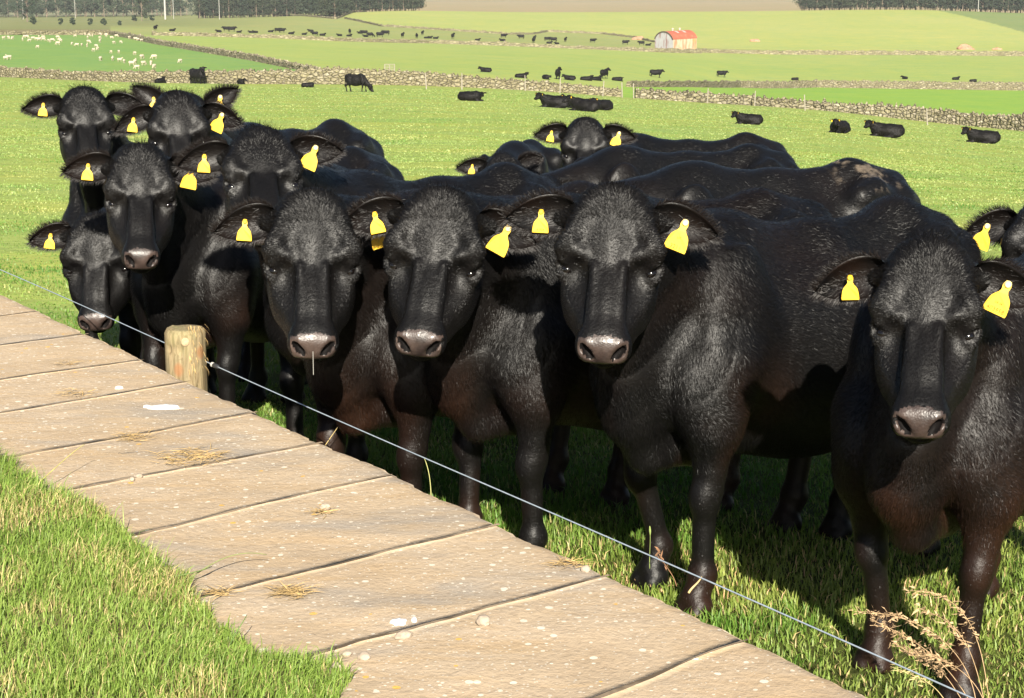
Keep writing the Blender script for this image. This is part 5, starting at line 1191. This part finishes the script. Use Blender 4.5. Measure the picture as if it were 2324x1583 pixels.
wstalk([(520,1470,ZW+.01),(530,1445,ZW+.04),(545,1420,ZW+.06),(560,1395,ZW+.07)], .0018, (.12, .20, .05), 'upright green blade at the turf edge near the bottom')

# things lying on the flagstones
def hay(x, y, wpx, hpx, n, label, colr=(.50, .35, .15)):
    c = at_z(x, y, ZW); Zc = zt_(x, y, ZW); sx_ = wpx*Zc/FPX/2; sy_ = hpx*Zc/FPX/2/.33
    P = np.stack([np.clip(rng.normal(0, .5, n), -1, 1)*sx_, np.clip(rng.normal(0, .5, n), -1, 1)*sy_, rng.uniform(.002, .010, n)], -1); a_ = rng.normal(.15, .6, n)
    d = np.stack([np.cos(a_), np.sin(a_), rng.normal(0, .10, n)], -1)*rng.choice([-1, 1], n)[:, None]
    V, Q, T, C_ = strands(P, np.tile([0, 0, 1.0], (n, 1)), d, rng.uniform(.02, .06, n), rng.uniform(.0006, .0013, n), rng.uniform(0, .12, n), np.tile(colr, (n, 1)))
    V[:, 2] = np.maximum(V[:, 2], .001); o = link('dry_grass_wisp', mesh_np('dry_grass_wisp', V, [Q, T], False), [M['hay']]); o.location = c+np.array([0, 0, .002]); tag(o, label, 'dry grass', 'wisps of dry grass on the flagstones')
hay(440, 1040, 170, 46, 300, 'largest loose wisp of dry grass on the flagstones, below the white dropping')
hay(300, 995, 80, 24, 90, 'thin brown wisp of dry grass above and left of the largest one')
hay(662, 1350, 80, 26, 160, 'rounded wisp of dry grass right of the arching blade')
hay(170, 895, 90, 22, 80, 'thin wisp of dry grass lying along a joint at the left')
hay(150, 828, 60, 14, 50, 'faint dry wisp far up the wall at the left')
hay(490, 1350, 60, 14, 60, 'flat wisp of dry grass at the turf edge, left of the rounded one')
hay(1295, 1284, 70, 18, 80, 'wisp of dry grass by the flagstone edge beside a pebble')
hay(728, 1166, 36, 12, 40, 'tiny wisp of dry grass under the pale pebble mid wall')
for x, y, r_, lb, shp in [(738,1156,13,'pale rounded pebble in the middle of the wall',(1,.9,.8)),(1327,1297,12,'pebble near the flagstone edge beside a wisp',(1,.9,.8)),(1097,1418,18,'angular brown pebble right of the long light joint',(1,1,.85)),(917,1447,22,'pale elongated stone lying on the joint line',(1.2,.6,.5)),(826,1495,17,'flat grey-brown pebble near the corner of the turf',(1,.9,.6)),(786,1488,14,'small pebble touching the turf corner',(1,.8,.6)),(763,1523,17,'rounded pale pebble half in the turf at the bottom',(1,1,.8)),(313,1084,10,'pair-sized small pebble on the joint at the left',(1.2,.8,.7)),(300,1090,7,'smallest pebble just left of another on a joint',(1,1,.8))]:
    c = at_z(x, y, ZW); Zc = zt_(x, y, ZW); rad = r_*Zc/FPX*.9; bm = bmesh.new(); bmesh.ops.create_icosphere(bm, subdivisions=3, radius=1); sd_ = rng.random(3)*9
    for v in bm.verts:
        q = np.array(v.co); k_ = 1+.25*float(vnoise((q*1.3+sd_)[None])[0])+.08*float(vnoise((q*4+sd_)[None])[0]); v.co = Vector(q*k_*np.array(shp)*rad)
    me = bpy.data.meshes.new('pebble'); bm.to_mesh(me); bm.free(); o = link('pebble', me, [M['pebble']]); o.location = c+np.array([0, 0, rad*shp[2]*.7]); o.rotation_euler = (0, 0, rng.uniform(0, 1)); tag(o, lb, 'pebble', 'pebbles on the flagstones')
def splat(x, y, w_, h_, label):
    c = at_z(x, y, ZW+.004); Zc = zt_(x, y, ZW); a_ = np.arange(40)*2*math.pi/40; k_ = 1+.3*vnoise(np.stack([np.cos(a_)*2+x, np.sin(a_)*2, a_*0], -1), 5)+.15*vnoise(np.stack([np.cos(a_)*6+x, np.sin(a_)*6, a_*0], -1), 6)
    rg = np.stack([np.cos(a_)*k_*w_*Zc/FPX/2, np.sin(a_)*k_*h_*Zc/FPX/2/.34, a_*0], -1); V = np.concatenate([rg*1.0+[0, 0, -.004], rg*.85+[0, 0, .002], rg*.4+[0, 0, .0035]]); ix = np.arange(120).reshape(3, 40)
    Fq = [np.stack([ix[j], np.roll(ix[j], -1), np.roll(ix[j+1], -1), ix[j+1]], -1) for j in (0, 1)]; o = link('bird_dropping', mesh_np('bird_dropping', V, [np.concatenate(Fq), np.array([list(ix[2])])]), [M['dropping']]); o.location = c; tag(o, label, 'bird dropping', 'white bird droppings on the wall')
splat(375, 922, 66, 15, 'bright white bird dropping below the fence post'); splat(905, 1409, 34, 12, 'small white bird dropping above the elongated stone'); splat(333, 921, 14, 5, 'little white speck left of the bright dropping'); splat(940, 1404, 12, 8, 'tiny white dropping right of the small one')
splat(270, 878, 16, 6, 'small whitish spot up the wall left of the post')
fe = at_z(268, 1030, ZW+.004); a_ = np.linspace(0, 1, 14); wv_ = .006*np.sin(np.clip(a_*1.05, 0, 1)*math.pi)**.6
V = np.concatenate([np.stack([a_*.055, -wv_, .004+.006*np.sin(a_*3)], -1), np.stack([a_*.055, wv_, .002+.004*np.sin(a_*3)], -1)]); i_ = np.arange(13)
o = link('feather', mesh_np('feather', V, np.stack([i_, i_+1, i_+15, i_+14], -1)), [flat('feather_grey', (.30, .32, .36), .6, .6, 60)]); o.location = fe; o.rotation_euler = (0, 0, .25); tag(o, 'small grey and white feather lying on the flagstones at the left', 'feather')

# ------------------------------------------------------------------ distant air
bm = bmesh.new(); bmesh.ops.create_cube(bm, size=1.0); me = bpy.data.meshes.new('haze'); bm.to_mesh(me); bm.free()
hz = link('haze', me); hz.scale = (7800, 3100, 75); hz.location = (0, 1490, 4.5-37.5); tag(hz, kind='stuff')
hm = bpy.data.materials.new('haze'); hm.use_nodes = True; hm.node_tree.nodes.clear(); pv = hm.node_tree.nodes.new('ShaderNodeVolumePrincipled'); ho = hm.node_tree.nodes.new('ShaderNodeOutputMaterial')
pv.inputs['Color'].default_value = (.86, .90, .95, 1); pv.inputs['Density'].default_value = .00012; pv.inputs['Anisotropy'].default_value = 0.0
hm.node_tree.links.new(pv.outputs[0], ho.inputs['Volume']); me.materials.append(hm)
